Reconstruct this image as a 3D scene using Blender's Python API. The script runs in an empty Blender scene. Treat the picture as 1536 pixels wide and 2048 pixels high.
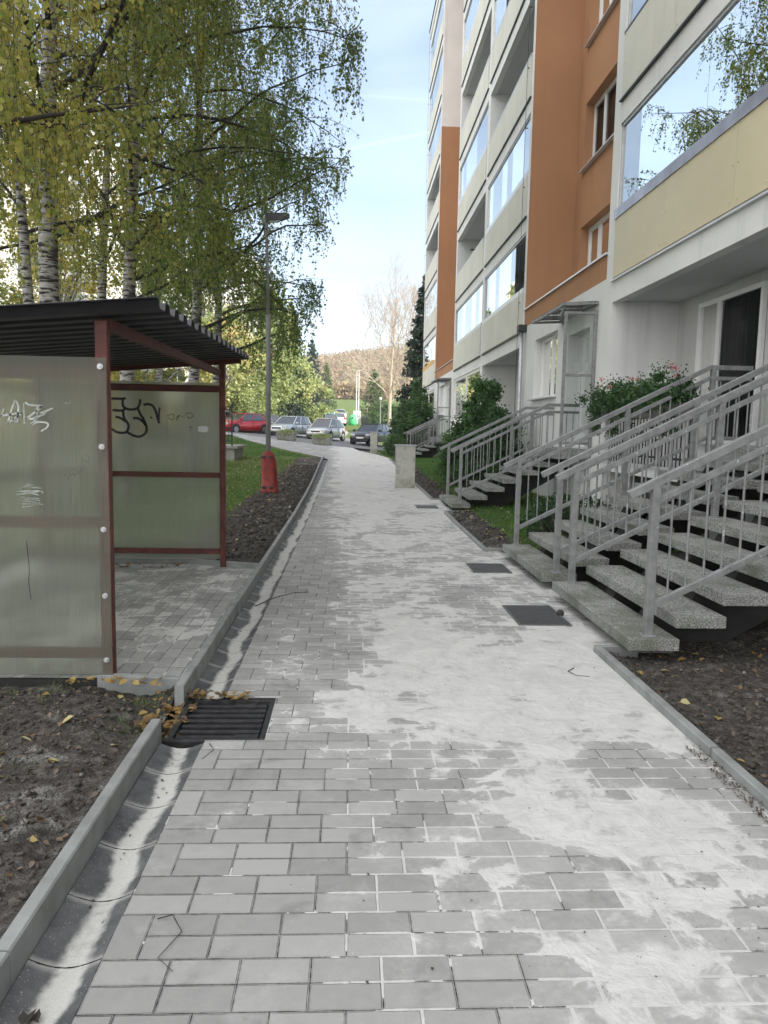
import bpy, math, random
import numpy as np
from mathutils import Vector, Matrix
random.seed(7)
RS = np.random.RandomState(11)
scn = bpy.context.scene
COL = scn.collection
R = math.radians

# ------------------------------------------------------------ camera
F_PX, VX, VY, ROLL, EYE = 1476.1, 700.9, 860.2, .0194, 1.52
_d = Vector(((VX-768)/F_PX, (1024-VY)/F_PX, -1)).normalized()
_u = Vector((ROLL, 1, ROLL*(VX-768)/F_PX+(1024-VY)/F_PX)).normalized()
_r = _d.cross(_u)
cam_d = bpy.data.cameras.new('camera'); cam = bpy.data.objects.new('camera', cam_d); COL.objects.link(cam)
M3 = Matrix(((_r.x, _r.y, _r.z), (_d.x, _d.y, _d.z), (_u.x, _u.y, _u.z)))
cam.matrix_world = Matrix.Translation((0, 0, EYE)) @ M3.to_4x4()
cam_d.sensor_fit = 'HORIZONTAL'; cam_d.sensor_width = 36; cam_d.lens = F_PX/1536*36
cam_d.clip_start = .05; cam_d.clip_end = 4000
scn.camera = cam

# ------------------------------------------------------------ light
SUN_EL, SUN_DIR = 30.0, Vector((.88, -.47, 0)).normalized()
az = math.atan2(SUN_DIR.x, SUN_DIR.y)
w = bpy.data.worlds.new('World'); scn.world = w; w.use_nodes = True
wt = w.node_tree; wt.nodes.clear()
sky = wt.nodes.new('ShaderNodeTexSky'); sky.sky_type = 'NISHITA'; sky.sun_disc = False
sky.sun_elevation = R(SUN_EL); sky.sun_rotation = az
sky.air_density = 1.0; sky.dust_density = .8; sky.ozone_density = 1.0
bg = wt.nodes.new('ShaderNodeBackground'); bg.inputs['Strength'].default_value = .15
wo = wt.nodes.new('ShaderNodeOutputWorld')
# thin high cloud veil and contrails, in the sky's own directions
tc = wt.nodes.new('ShaderNodeTexCoord')
def wmath(op, a, b=None, c=None):
    n = wt.nodes.new('ShaderNodeMath'); n.operation = op
    for i, v in enumerate((a, b, c)):
        if v is None: continue
        if isinstance(v, (int, float)): n.inputs[i].default_value = v
        else: wt.links.new(v, n.inputs[i])
    return n.outputs[0]
mp = wt.nodes.new('ShaderNodeMapping'); mp.inputs['Scale'].default_value = (1.0, 1.0, 3.2)
wt.links.new(tc.outputs['Generated'], mp.inputs['Vector'])
nz = wt.nodes.new('ShaderNodeTexNoise'); nz.inputs['Scale'].default_value = 3.5; nz.inputs['Detail'].default_value = 7; nz.inputs['Distortion'].default_value = .6
wt.links.new(mp.outputs[0], nz.inputs['Vector'])
veil = wmath('MULTIPLY', wmath('SUBTRACT', nz.outputs['Fac'], .38), 1.6); 
def trail(p, q, width, amp, x0, x1):
    n = Vector(p).cross(Vector(q)).normalized()
    dp = wt.nodes.new('ShaderNodeVectorMath'); dp.operation = 'DOT_PRODUCT'
    wt.links.new(tc.outputs['Generated'], dp.inputs[0]); dp.inputs[1].default_value = n
    sx = wt.nodes.new('ShaderNodeSeparateXYZ'); wt.links.new(tc.outputs['Generated'], sx.inputs[0])
    t = wmath('SUBTRACT', 1.0, wmath('MULTIPLY', wmath('ABSOLUTE', dp.outputs['Value']), 1/width))
    t = wmath('MAXIMUM', t, 0.0)
    inx = wmath('MULTIPLY', wmath('GREATER_THAN', sx.outputs[0], x0), wmath('LESS_THAN', sx.outputs[0], x1))
    return wmath('MULTIPLY', wmath('MULTIPLY', t, amp), inx)
def skydir(px, py):
    c = Vector(((px-768)/F_PX, (1024-py)/F_PX, -1)); return (M3 @ c).normalized()
veil = wmath('ADD', wmath('MULTIPLY', wmath('MAXIMUM', veil, 0.0), .26), 0.10)
veil = wmath('ADD', veil, trail(skydir(690, 300), skydir(850, 266), .003, .10, -.02, .2))
veil = wmath('ADD', veil, trail(skydir(740, 192), skydir(850, 200), .002, .05, .0, .2))
veil = wmath('MINIMUM', veil, .85)
mx = wt.nodes.new('ShaderNodeMix'); mx.data_type = 'RGBA'; mx.blend_type = 'MIX'
wt.links.new(veil, mx.inputs[0]); wt.links.new(sky.outputs[0], mx.inputs[6])
mx.inputs[7].default_value = (7.2, 8.3, 9.6, 1)
# added bright cloud, unseen overhead and behind, fills the shade; clear blue north
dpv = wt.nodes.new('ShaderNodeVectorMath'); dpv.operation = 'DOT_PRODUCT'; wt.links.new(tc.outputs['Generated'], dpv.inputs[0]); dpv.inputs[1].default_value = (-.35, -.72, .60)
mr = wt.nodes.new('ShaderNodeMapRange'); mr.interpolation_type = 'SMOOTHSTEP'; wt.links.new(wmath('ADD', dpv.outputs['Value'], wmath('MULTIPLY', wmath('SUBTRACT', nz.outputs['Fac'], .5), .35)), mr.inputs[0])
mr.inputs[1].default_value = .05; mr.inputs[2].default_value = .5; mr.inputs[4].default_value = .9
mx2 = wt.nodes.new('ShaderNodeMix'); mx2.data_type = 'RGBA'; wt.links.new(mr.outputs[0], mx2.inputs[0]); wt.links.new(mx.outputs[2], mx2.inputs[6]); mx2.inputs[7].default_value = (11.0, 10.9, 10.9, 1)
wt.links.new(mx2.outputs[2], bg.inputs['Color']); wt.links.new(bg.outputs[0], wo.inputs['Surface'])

sd = bpy.data.lights.new('sun', 'SUN'); sd.energy = 4.8; sd.angle = R(.53); sd.color = (1, .93, .82)
sun = bpy.data.objects.new('sun', sd); COL.objects.link(sun)
sv = Vector((SUN_DIR.x*math.cos(R(SUN_EL)), SUN_DIR.y*math.cos(R(SUN_EL)), math.sin(R(SUN_EL))))
sun.rotation_euler = sv.to_track_quat('Z', 'Y').to_euler(); sun.location = (20, -10, 40)
scn.view_settings.view_transform = 'Standard'; scn.view_settings.look = 'None'
scn.view_settings.exposure = 0.86; scn.view_settings.gamma = 1
scn.render.engine = 'CYCLES'
scn.render.resolution_x = 768; scn.render.resolution_y = 1024
scn.cycles.max_bounces = 8; scn.cycles.transparent_max_bounces = 24

# ------------------------------------------------------------ helpers
def smooth(a, b, x):
    t = np.clip((np.asarray(x, float)-a)/(b-a), 0, 1); return t*t*(3-2*t)
_by = np.array([-60, 0, 9, 12, 14.4, 20, 29, 40, 48, 60, 74, 88, 110, 150, 200, 260, 600])
_bz = np.array([0, 0, 0, .015, .05, .14, .30, .45, .56, .85, 1.2, 1.75, 2.9, 5.4, 9.8, 13, 16])
_ty = np.linspace(-60, 600, 6601); _tz = np.interp(_ty, _by, _bz)
_k = np.hanning(41); _k /= _k.sum(); _tz = np.convolve(np.pad(_tz, 20, 'edge'), _k, 'valid')
def tz(x, y):
    x = np.asarray(x, float); y = np.asarray(y, float)
    z = np.interp(y, _ty, _tz)
    c = smooth(27, 48, y)*(1-smooth(60, 95, y))
    return z + c*(-.085*np.clip(x+1.5, -9, 5))
def tzf(x, y): return float(tz(x, y))
def hash2(ix, iy, s=0):
    n = (ix.astype(np.int64)*374761393 + iy.astype(np.int64)*668265263 + s*69069) & 0x7fffffff
    n = ((n ^ (n >> 13))*1274126177) & 0x7fffffff
    return ((n ^ (n >> 16)) & 0xffff)/65535.
def vnoise(x, y, s=0):
    ix = np.floor(x); iy = np.floor(y); fx = x-ix; fy = y-iy
    fx = fx*fx*(3-2*fx); fy = fy*fy*(3-2*fy)
    a = hash2(ix, iy, s); b = hash2(ix+1, iy, s); c = hash2(ix, iy+1, s); d = hash2(ix+1, iy+1, s)
    return (a*(1-fx)+b*fx)*(1-fy)+(c*(1-fx)+d*fx)*fy
def fbm(x, y, o=4, s=0):
    v = 0; a = .5
    for i in range(o): v = v+a*vnoise(x*2**i, y*2**i, s+i); a *= .5
    return v

ORG = {}
def props(o, label=None, cat=None, group=None, kind=None):
    if label: o['label'] = label
    if cat: o['category'] = cat
    if group: o['group'] = group
    if kind: o['kind'] = kind
    return o
def thing(name, label, cat, loc=(0, 0, 0), rz=0, group=None):
    o = bpy.data.objects.new(name, None); COL.objects.link(o); o.empty_display_size = .2
    o.location = loc; o.rotation_euler = (0, 0, rz)
    ORG[o.name] = Vector((0, 0, 0)); props(o, label, cat, group)
    return o
def wthing(name, label, cat, loc, group=None):          # parts are given in world coordinates
    o = thing(name, label, cat, loc, 0, group); ORG[o.name] = Vector(loc); return o
def mesh_obj(name, V, Fc, mat, parent=None, smooth_=False, attr=None, top=False):
    org = ORG.get(parent.name, Vector((0, 0, 0))) if parent else Vector((0, 0, 0))
    me = bpy.data.meshes.new(name)
    if isinstance(V, np.ndarray) and isinstance(Fc, np.ndarray):
        V = V - np.array(org); n = len(V); k = Fc.shape[1]; m = len(Fc)
        me.vertices.add(n); me.vertices.foreach_set('co', V.astype(np.float32).ravel())
        me.loops.add(m*k); me.loops.foreach_set('vertex_index', Fc.astype(np.int32).ravel())
        me.polygons.add(m); me.polygons.foreach_set('loop_start', np.arange(0, m*k, k, dtype=np.int32))
        me.polygons.foreach_set('loop_total', np.full(m, k, dtype=np.int32))
        me.update(calc_edges=True)
    else:
        me.from_pydata([tuple(Vector(v)-org) for v in V], [], [tuple(f) for f in Fc])
    if attr is not None:
        a = me.attributes.new('t', 'FLOAT', 'POINT'); a.data.foreach_set('value', np.asarray(attr, dtype=np.float32))
    if smooth_: me.polygons.foreach_set('use_smooth', [True]*len(me.polygons))
    if mat: me.materials.append(mat)
    me.validate()
    o = bpy.data.objects.new(name, me); COL.objects.link(o)
    if parent: o.parent = parent; ORG[o.name] = org
    return o
class MB:
    def __init__(s): s.v = []; s.f = []
    def add(s, V, Fc):
        n = len(s.v); s.v += [Vector(p) for p in V]; s.f += [tuple(i+n for i in f) for f in Fc]; return s
    def box(s, x0, x1, y0, y1, z0, z1):
        V = [(x, y, z) for z in (z0, z1) for y in (y0, y1) for x in (x0, x1)]
        return s.add(V, [(0, 2, 3, 1), (4, 5, 7, 6), (0, 1, 5, 4), (2, 6, 7, 3), (0, 4, 6, 2), (1, 3, 7, 5)])
    def bar(s, p, q, w, h, up=(0, 0, 1)):
        p = Vector(p); q = Vector(q); d = (q-p).normalized(); up = Vector(up)
        a = d.cross(up)
        if a.length < 1e-4: a = d.cross(Vector((1, 0, 0)))
        a.normalize(); b = a.cross(d).normalized(); a = a*w/2; b = b*h/2
        V = [p-a-b, p+a-b, p+a+b, p-a+b, q-a-b, q+a-b, q+a+b, q-a+b]
        return s.add(V, [(3, 2, 1, 0), (4, 5, 6, 7), (0, 1, 5, 4), (1, 2, 6, 5), (2, 3, 7, 6), (3, 0, 4, 7)])
    def tube(s, pts, rad, n=8, cap=True):
        pts = [Vector(p) for p in pts]
        if isinstance(rad, (int, float)): rad = [rad]*len(pts)
        V = []; Fc = []; ref = None
        for i, p in enumerate(pts):
            d = (pts[min(i+1, len(pts)-1)]-pts[max(i-1, 0)]).normalized()
            if ref is None: ref = d.orthogonal().normalized()
            a = (ref-d*ref.dot(d)); a = a.normalized() if a.length > 1e-5 else d.orthogonal().normalized(); ref = a
            b = d.cross(a)
            for k in range(n):
                t = 2*math.pi*k/n; V.append(p+(a*math.cos(t)+b*math.sin(t))*rad[i])
        for i in range(len(pts)-1):
            for k in range(n): Fc.append((i*n+k, i*n+(k+1) % n, (i+1)*n+(k+1) % n, (i+1)*n+k))
        if cap: Fc.append(tuple(range(n))[::-1]); Fc.append(tuple((len(pts)-1)*n+k for k in range(n)))
        return s.add(V, Fc)
    def prism(s, poly, axis, a0, a1):    # poly of 2-D points extruded along an axis
        n = len(poly); V = []
        for a in (a0, a1):
            for p in poly:
                V.append({'x': (a, p[0], p[1]), 'y': (p[0], a, p[1]), 'z': (p[0], p[1], a)}[axis])
        return s.add(V, [tuple(range(n))[::-1], tuple(range(n, 2*n))]+[(i, (i+1) % n, n+(i+1) % n, n+i) for i in range(n)])
    def loft(s, rings, cap=True, closed=True):
        n = len(rings[0]); V = [p for r in rings for p in r]; Fc = []
        for i in range(len(rings)-1):
            for k in range(n if closed else n-1):
                Fc.append((i*n+k, i*n+(k+1) % n, (i+1)*n+(k+1) % n, (i+1)*n+k))
        if cap: Fc.append(tuple(range(n))[::-1]); Fc.append(tuple((len(rings)-1)*n+k for k in range(n)))
        return s.add(V, Fc)
    def build(s, name, mat, parent=None, smooth_=False, bev=0):
        o = mesh_obj(name, s.v, s.f, mat, parent, smooth_)
        import bmesh
        bm = bmesh.new(); bm.from_mesh(o.data); bmesh.ops.recalc_face_normals(bm, faces=bm.faces)
        if bev: bmesh.ops.bevel(bm, geom=list(bm.edges), offset=bev, segments=1 if bev < .004 else 2, profile=.6, affect='EDGES', clamp_overlap=True)
        bm.to_mesh(o.data); bm.free()
        return o
def copy_tree(o, parent=None):
    c = o.copy(); COL.objects.link(c)
    if parent: c.parent = parent
    for ch in list(o.children): copy_tree(ch, c)
    return c

# ------------------------------------------------------------ materials
class N:
    def __init__(s, name, rough=.7, metal=0, spec=.5):
        s.mt = bpy.data.materials.new(name); s.mt.use_nodes = True; s.t = s.mt.node_tree
        s.b = s.t.nodes['Principled BSDF']; s.out = s.t.nodes['Material Output']
        s.b.inputs['Roughness'].default_value = rough; s.b.inputs['Metallic'].default_value = metal
        s.b.inputs['Specular IOR Level'].default_value = spec
        s._co = None
    def co(s):
        if s._co is None: s._co = s.t.nodes.new('ShaderNodeTexCoord')
        return s._co.outputs['Object']
    def L(s, a, b): s.t.links.new(a, b)
    def m(s, op, a, b=None, c=None, clamp=False):
        n = s.t.nodes.new('ShaderNodeMath'); n.operation = op; n.use_clamp = clamp
        for i, v in enumerate((a, b, c)):
            if v is None: continue
            if isinstance(v, (int, float)): n.inputs[i].default_value = v
            else: s.L(v, n.inputs[i])
        return n.outputs[0]
    def sm(s, v, a, b, lo=0., hi=1.):
        n = s.t.nodes.new('ShaderNodeMapRange'); n.interpolation_type = 'SMOOTHSTEP'
        s.L(v, n.inputs[0]); n.inputs[1].default_value = a; n.inputs[2].default_value = b
        n.inputs[3].default_value = lo; n.inputs[4].default_value = hi
        return n.outputs[0]
    def xyz(s):
        n = s.t.nodes.new('ShaderNodeSeparateXYZ'); s.L(s.co(), n.inputs[0]); return n.outputs
    def vec(s, x, y, z=0.):
        n = s.t.nodes.new('ShaderNodeCombineXYZ')
        for i, v in enumerate((x, y, z)):
            if isinstance(v, (int, float)): n.inputs[i].default_value = v
            else: s.L(v, n.inputs[i])
        return n.outputs[0]
    def noise(s, scale, detail=4, dist=0, stretch=None, vec=None, rough=.55):
        n = s.t.nodes.new('ShaderNodeTexNoise'); n.inputs['Scale'].default_value = scale
        n.inputs['Detail'].default_value = detail; n.inputs['Distortion'].default_value = dist; n.inputs['Roughness'].default_value = rough
        v = vec if vec is not None else s.co()
        if stretch:
            mp = s.t.nodes.new('ShaderNodeMapping'); mp.inputs['Scale'].default_value = stretch; s.L(v, mp.inputs[0]); v = mp.outputs[0]
        s.L(v, n.inputs['Vector']); return n.outputs['Fac']
    def white(s, v):
        n = s.t.nodes.new('ShaderNodeTexWhiteNoise'); n.noise_dimensions = '3D'; s.L(v, n.inputs['Vector']); return n.outputs['Value']
    def ramp(s, v, stops):
        n = s.t.nodes.new('ShaderNodeValToRGB'); e = n.color_ramp.elements
        while len(e) < len(stops): e.new(.5)
        for k, (p, c) in enumerate(stops): e[k].position = p; e[k].color = (*c, 1)
        s.L(v, n.inputs[0]); return n.outputs[0]
    def mix(s, f, a, b, mode='MIX'):
        n = s.t.nodes.new('ShaderNodeMix'); n.data_type = 'RGBA'; n.blend_type = mode
        if isinstance(f, (int, float)): n.inputs[0].default_value = f
        else: s.L(f, n.inputs[0])
        for i, v in ((6, a), (7, b)):
            if isinstance(v, tuple): n.inputs[i].default_value = (*v, 1)
            else: s.L(v, n.inputs[i])
        return n.outputs[2]
    def col(s, c):
        if isinstance(c, tuple): s.b.inputs['Base Color'].default_value = (*c, 1)
        else: s.L(c, s.b.inputs['Base Color'])
        return s
    def rough(s, v): s.L(v, s.b.inputs['Roughness']); return s
    def bump(s, h, dist=.01, strength=1):
        n = s.t.nodes.new('ShaderNodeBump'); n.inputs['Distance'].default_value = dist; n.inputs['Strength'].default_value = strength
        s.L(h, n.inputs['Height']); s.L(n.outputs[0], s.b.inputs['Normal']); return s
def lin(r, g, b): return tuple(((c/255+.055)/1.055)**2.4 if c > 10 else c/255/12.92 for c in (r, g, b))
def simple(name, c, rough=.6, metal=0, var=.12, scale=8, bump=0, bscale=60, stretch=None, spec=.5):
    n = N(name, rough, metal, spec)
    a = tuple(v*(1-var) for v in c); b = tuple(min(1, v*(1+var)) for v in c)
    n.col(n.ramp(n.noise(scale, 5, stretch=stretch), [(.3, a), (.7, b)]))
    if bump: n.bump(n.noise(bscale, 4), bump)
    return n.mt

def foliage(name, stops, trans=.35, rough=.55):
    n = N(name, rough)
    at = n.t.nodes.new('ShaderNodeAttribute'); at.attribute_name = 't'
    c = n.ramp(at.outputs['Fac'], stops); n.col(c)
    tr = n.t.nodes.new('ShaderNodeBsdfTranslucent'); n.L(c, tr.inputs[0])
    ms = n.t.nodes.new('ShaderNodeMixShader'); ms.inputs[0].default_value = trans
    n.L(n.b.outputs[0], ms.inputs[1]); n.L(tr.outputs[0], ms.inputs[2]); n.L(ms.outputs[0], n.out.inputs[0])
    return n.mt
M = {}
# paving: 20 x 10 cm blocks in pairs of rows, swept with pale jointing sand
def paving(name, turn=False, far=False):
    n = N(name, .85, 0, .3); X, Y, Z = n.xyz()
    if turn: u = n.m('ADD', Y, -4.2); v = n.m('ADD', X, 5.0)
    else: u = n.m('ADD', X, .69); v = n.m('ADD', Y, 5.01)
    pair = n.m('FLOOR', n.m('DIVIDE', v, .2)); par = n.m('MODULO', pair, 2.)
    vv = n.m('SUBTRACT', v, n.m('MULTIPLY', pair, .2))
    uu = n.m('ADD', u, n.m('MULTIPLY', par, .1)); colm = n.m('FLOOR', n.m('DIVIDE', uu, .2))
    ul = n.m('SUBTRACT', uu, n.m('MULTIPLY', colm, .2))
    dx = n.m('MINIMUM', ul, n.m('SUBTRACT', .2, ul))
    row = n.m('FLOOR', n.m('DIVIDE', v, .1)); vr = n.m('SUBTRACT', v, n.m('MULTIPLY', row, .1))
    dyr = n.m('MINIMUM', vr, n.m('SUBTRACT', .1, vr)); dyp = n.m('MINIMUM', vv, n.m('SUBTRACT', .2, vv))
    isv = n.m('MULTIPLY', par, n.m('LESS_THAN', colm, .5))
    dy = n.m('ADD', n.m('MULTIPLY', isv, dyp), n.m('MULTIPLY', n.m('SUBTRACT', 1., isv), dyr))
    rid = n.m('ADD', n.m('MULTIPLY', isv, n.m('MULTIPLY', pair, 2.)), n.m('MULTIPLY', n.m('SUBTRACT', 1., isv), row))
    wob = n.m('MULTIPLY', n.m('SUBTRACT', n.noise(55, 3), .5), .004)
    d = n.m('ADD', n.m('MINIMUM', dx, dy), wob)
    rnd = n.white(n.vec(colm, rid, 1.)); rnd2 = n.white(n.vec(colm, rid, 7.))
    prof = n.sm(d, .0009, .0024); prof2 = n.sm(d, .0018, .0062)                     # 0 in the joint, 1 on the block
    hb = n.m('ADD', n.m('MULTIPLY', prof2, n.m('ADD', .39, n.m('MULTIPLY', rnd, .15))), n.m('MULTIPLY', n.sm(d, .004, .05), .035))
    big = n.noise(1.5, 3, .8, stretch=(1., .75, 1)); med = n.noise(5.5, 5, .5, rough=.62); fine = n.noise(28, 4)
    jfill = n.sm(n.noise(3.4, 5, .3), .44, .56)
    lvl = n.m('ADD', n.m('MULTIPLY', big, .95), n.m('ADD', n.m('MULTIPLY', med, .85), n.m('MULTIPLY', fine, .16)))
    if turn: bias = n.m('ADD', n.m('MULTIPLY', n.sm(X, -2.0, -1.25, 0., -.06), 1.), -.53)
    else:
        b1 = n.sm(n.m('ADD', X, n.m('MULTIPLY', Y, .03)), -.25, .75, 0., .30)
        b2 = n.m('MULTIPLY', n.sm(Y, 3.0, 3.9, 0., .22), n.sm(X, -.75, -.25, .35, 1.))
        b3 = n.m('MULTIPLY', n.sm(Y, 4.6, 6.5, 0., -.22), n.sm(X, -.6, 1.2, .55, 1.)); b4 = n.sm(Y, 7., 16., 0., .17)
        bias = n.m('ADD', n.m('ADD', b1, b2), n.m('ADD', b3, b4)); bias = n.m('ADD', bias, -.835)
    lv = n.m('ADD', lvl, bias)
    inj = n.m('MULTIPLY', n.m('SUBTRACT', 1., prof2), n.m('MAXIMUM', n.m('MULTIPLY', n.m('SUBTRACT', 1., jfill), n.sm(lv, .5, .30)), n.m('MULTIPLY', n.sm(X, .15, -.30), n.sm(n.noise(4.2, 4), .62, .50))))
    diff = n.m('SUBTRACT', n.m('SUBTRACT', lv, hb), n.m('MULTIPLY', inj, .6))
    sf = n.m('MULTIPLY', n.sm(n.noise(2.6, 3), .45, .6), .045); s_ = n.m('DIVIDE', n.m('ADD', diff, n.m('ADD', .012, sf)), n.m('ADD', .035, n.m('MULTIPLY', sf, 1.6)), clamp=True)
    dust = n.m('MULTIPLY', n.sm(diff, -.26, .02, 0.03, .40), n.sm(n.noise(45, 5), .30, .62, .35, 1.))            # thin dusting round the heaps
    grain = n.noise(420, 2); speck = n.noise(130, 2)
    brick = n.ramp(n.m('ADD', n.m('MULTIPLY', rnd2, .6), n.m('MULTIPLY', n.noise(18, 5), .5)), [(.2, (.20, .20, .195)), (.8, (.295, .294, .285))])
    brick = n.mix(n.sm(grain, .35, .75, 0., .35), brick, (.34, .34, .33))
    brick = n.mix(n.sm(n.noise(3.1, 6, .8), .56, .72, 0., .45), brick, (.115, .115, .112)); brick = n.mix(n.sm(n.noise(85, 2), .70, .77, 0., .7), brick, (.46, .46, .45))
    joint = n.mix(n.sm(n.noise(9, 4), .42, .6), (.018, .018, .017), (.10, .10, .095))
    base = n.mix(prof, joint, brick)
    sandc = n.mix(n.sm(med, .3, .7), (.45, .445, .435), (.56, .555, .54))
    sandc = n.mix(n.sm(grain, .30, .8, 0., .55), sandc, (.36, .36, .345)); sandc = n.mix(n.sm(n.noise(11, 6, 1.2), .50, .66, 0., .40), sandc, (.37, .37, .36))
    sandc = n.mix(n.sm(speck, .70, .76, 0., .75), sandc, (.13, .11, .09))
    base = n.mix(n.m('MULTIPLY', dust, prof), base, (.45, .45, .44))
    n.col(n.mix(s_, base, sandc))
    hh = n.m('MAXIMUM', n.m('MULTIPLY', hb, .02), n.m('MULTIPLY', lv, .02))
    hh = n.m('ADD', hh, n.m('MULTIPLY', prof2, n.m('ADD', n.m('MULTIPLY', n.m('SUBTRACT', rnd, .5), n.m('MULTIPLY', n.m('SUBTRACT', ul, .1), .022)), n.m('MULTIPLY', n.m('SUBTRACT', rnd2, .5), n.m('MULTIPLY', n.m('SUBTRACT', vr, .05), .035)))))
    hh = n.m('ADD', hh, n.m('MULTIPLY', grain, .0006)); hh = n.m('ADD', hh, n.m('MULTIPLY', n.noise(60, 3), .0008))
    n.bump(hh, 1.0, .9)
    return n.mt
M['paving'] = paving('paving'); M['paving_in'] = paving('paving_shelter', True)

def soilmat(name, grassy):
    n = N(name, .95, 0, .15)
    a = n.noise(2.3, 6, .4); b = n.noise(22, 6, .2); c = n.noise(120, 3)
    soil = n.ramp(n.m('ADD', n.m('MULTIPLY', b, .6), n.m('MULTIPLY', c, .4)), [(.3, (.020, .018, .016)), (.5, (.062, .056, .050)), (.72, (.17, .157, .142))])
    soil = n.mix(n.m('MULTIPLY', n.sm(a, .55, .68, 0., .75), n.sm(c, .42, .58, .2, 1.)), soil, (.34, .335, .32))
    gr = n.ramp(n.m('ADD', n.m('MULTIPLY', b, .5), n.m('MULTIPLY', c, .5)), [(.3, (.05, .075, .022)), (.7, (.14, .19, .055))])
    at = n.t.nodes.new('ShaderNodeAttribute'); at.attribute_name = 't'
    f = n.sm(n.m('ADD', at.outputs['Fac'], n.m('MULTIPLY', n.m('SUBTRACT', a, .5), 1.2)), .35, .65)
    n.col(n.mix(f, soil, gr)); n.bump(n.m('ADD', b, n.m('MULTIPLY', c, .4)), .03)
    return n.mt
M['ground'] = soilmat('earth_and_grass', True)
M['kerb'] = simple('kerb_concrete', (.205, .215, .21), .9, var=.22, scale=7, bump=.002, bscale=150)
M['asphalt'] = simple('asphalt', (.13, .13, .135), .9, var=.2, scale=3, bump=.004, bscale=200)
M['road_light'] = simple('pale_road', (.30, .29, .28), .9, var=.15, scale=.7)
def wall(name, c, streak=.24, grain=.12):
    n = N(name, .92, 0, .2); g = n.noise(75, 4); st = n.noise(1, 5, .2, stretch=(3.2, 3.2, .22)); bl = n.noise(.8, 5, .4)
    a = n.mix(n.sm(bl, .3, .7), tuple(v*.93 for v in c), tuple(v*1.04 for v in c))
    a = n.mix(n.sm(st, .52, .78, 0., streak*2.2), a, tuple(v*.62 for v in c)); a = n.mix(n.sm(g, .35, .65, 0., grain*2), a, tuple(v*.78 for v in c))
    n.col(a); n.bump(n.m('ADD', g, n.m('MULTIPLY', n.noise(6, 3), .8)), .004); return n.mt
M['white'] = wall('white_render', (.68, .68, .665))
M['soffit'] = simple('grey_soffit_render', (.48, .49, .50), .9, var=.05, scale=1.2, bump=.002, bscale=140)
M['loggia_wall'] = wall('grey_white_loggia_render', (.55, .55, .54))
M['orange'] = wall('orange_render', (.40, .213, .115), .12, .22)
M['cream'] = wall('cream_panel', (.60, .59, .52), .14, .05)
M['yellowp'] = simple('yellowed_panel', (.52, .46, .30), .45, var=.08, scale=.7)
M['ochre'] = simple('ochre_sheet', (.6, .36, .09), .5, var=.08)
M['drip'] = simple('white_metal_drip', (.62, .63, .65), .35, .3, var=.05)
M['darkmetal'] = simple('dark_edge_metal', (.05, .05, .055), .5, .3)
M['sill'] = simple('zinc_sill', (.40, .40, .46), .38, .6, var=.25, scale=3)
M['pvc'] = simple('white_window_frame', (.72, .72, .72), .4, var=.03)
M['alu'] = simple('aluminium_track', (.45, .46, .47), .4, .5)
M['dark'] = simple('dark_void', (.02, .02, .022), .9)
M['curtain'] = simple('net_curtain', (.34, .35, .34), .9, var=.45, scale=1, stretch=(30, 30, .4))
M['darkcurtain'] = simple('dark_curtain', (.055, .05, .055), .8, var=.5, scale=1, stretch=(14, 14, .4))
def galv():
    n = N('galvanised_steel', .42, .45, .5)
    v = n.t.nodes.new('ShaderNodeTexVoronoi'); v.inputs['Scale'].default_value = 30; n.L(n.co(), v.inputs['Vector'])
    sp = n.sm(n.noise(34, 3), .64, .72)
    c = n.ramp(n.noise(12, 5), [(.3, (.165, .167, .168)), (.7, (.265, .268, .27))])
    n.col(n.mix(sp, c, (.50, .51, .52))); n.rough(n.sm(n.noise(10, 3), .3, .7, .35, .6)); return n.mt
M['galv'] = galv()
M['galv'].node_tree.nodes['Principled BSDF'].inputs['Metallic'].default_value = .25
def stepm():
    n = N('washed_concrete_step', .92, 0, .2)
    v = n.t.nodes.new('ShaderNodeTexVoronoi'); v.inputs['Scale'].default_value = 110; n.L(n.co(), v.inputs['Vector'])
    g = n.sm(n.noise(88, 3), .34, .66); c = n.mix(g, (.095, .10, .094), (.38, .382, .365)); c = n.mix(n.sm(n.noise(3, 5, .5), .45, .62, 0., .45), c, (.14, .14, .13))
    moss = n.m('MULTIPLY', n.sm(n.noise(4, 5), .46, .66), .45)
    c = n.mix(moss, c, (.075, .10, .05)); n.col(c)
    n.bump(n.m('ADD', v.outputs['Distance'], n.noise(70, 3)), .004); return n.mt
M['step'] = stepm(); M['undersoil'] = simple('damp_dark_concrete', (.022, .023, .021), .95, var=.3)  # near-black: shade under the treads put into the colour, soil tone at the plinth
def pillar():
    n = N('stained_render', .9, 0, .2); X, Y, Z = n.xyz()
    c = n.ramp(n.noise(3.5, 5, .6), [(.42, (.40, .40, .36)), (.54, (.46, .46, .42)), (.66, (.30, .30, .285))])
    low = n.m('MULTIPLY', n.sm(Z, .4, .02), n.sm(n.noise(5, 4), .3, .6)); n.col(n.mix(n.m('MULTIPLY', low, .7), c, (.14, .14, .07)))
    n.bump(n.noise(90, 4), .004); return n.mt
M['pillar'] = pillar()
M['capm'] = simple('cap_metal', (.42, .43, .45), .45, .4)
def rust(name, c):
    n = N(name, .55, 0, .4)
    n.col(n.ramp(n.noise(9, 6, .5), [(.3, tuple(v*.55 for v in c)), (.6, c), (.85, (c[0]*1.5, c[1]*2.2, c[2]*2))])); n.bump(n.noise(70, 3), .001); return n.mt
M['redsteel'] = rust('maroon_painted_steel', (.095, .022, .015))
M['corr'] = simple('corrugated_steel', (.045, .045, .05), .5, .5, var=.25, scale=2)
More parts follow.
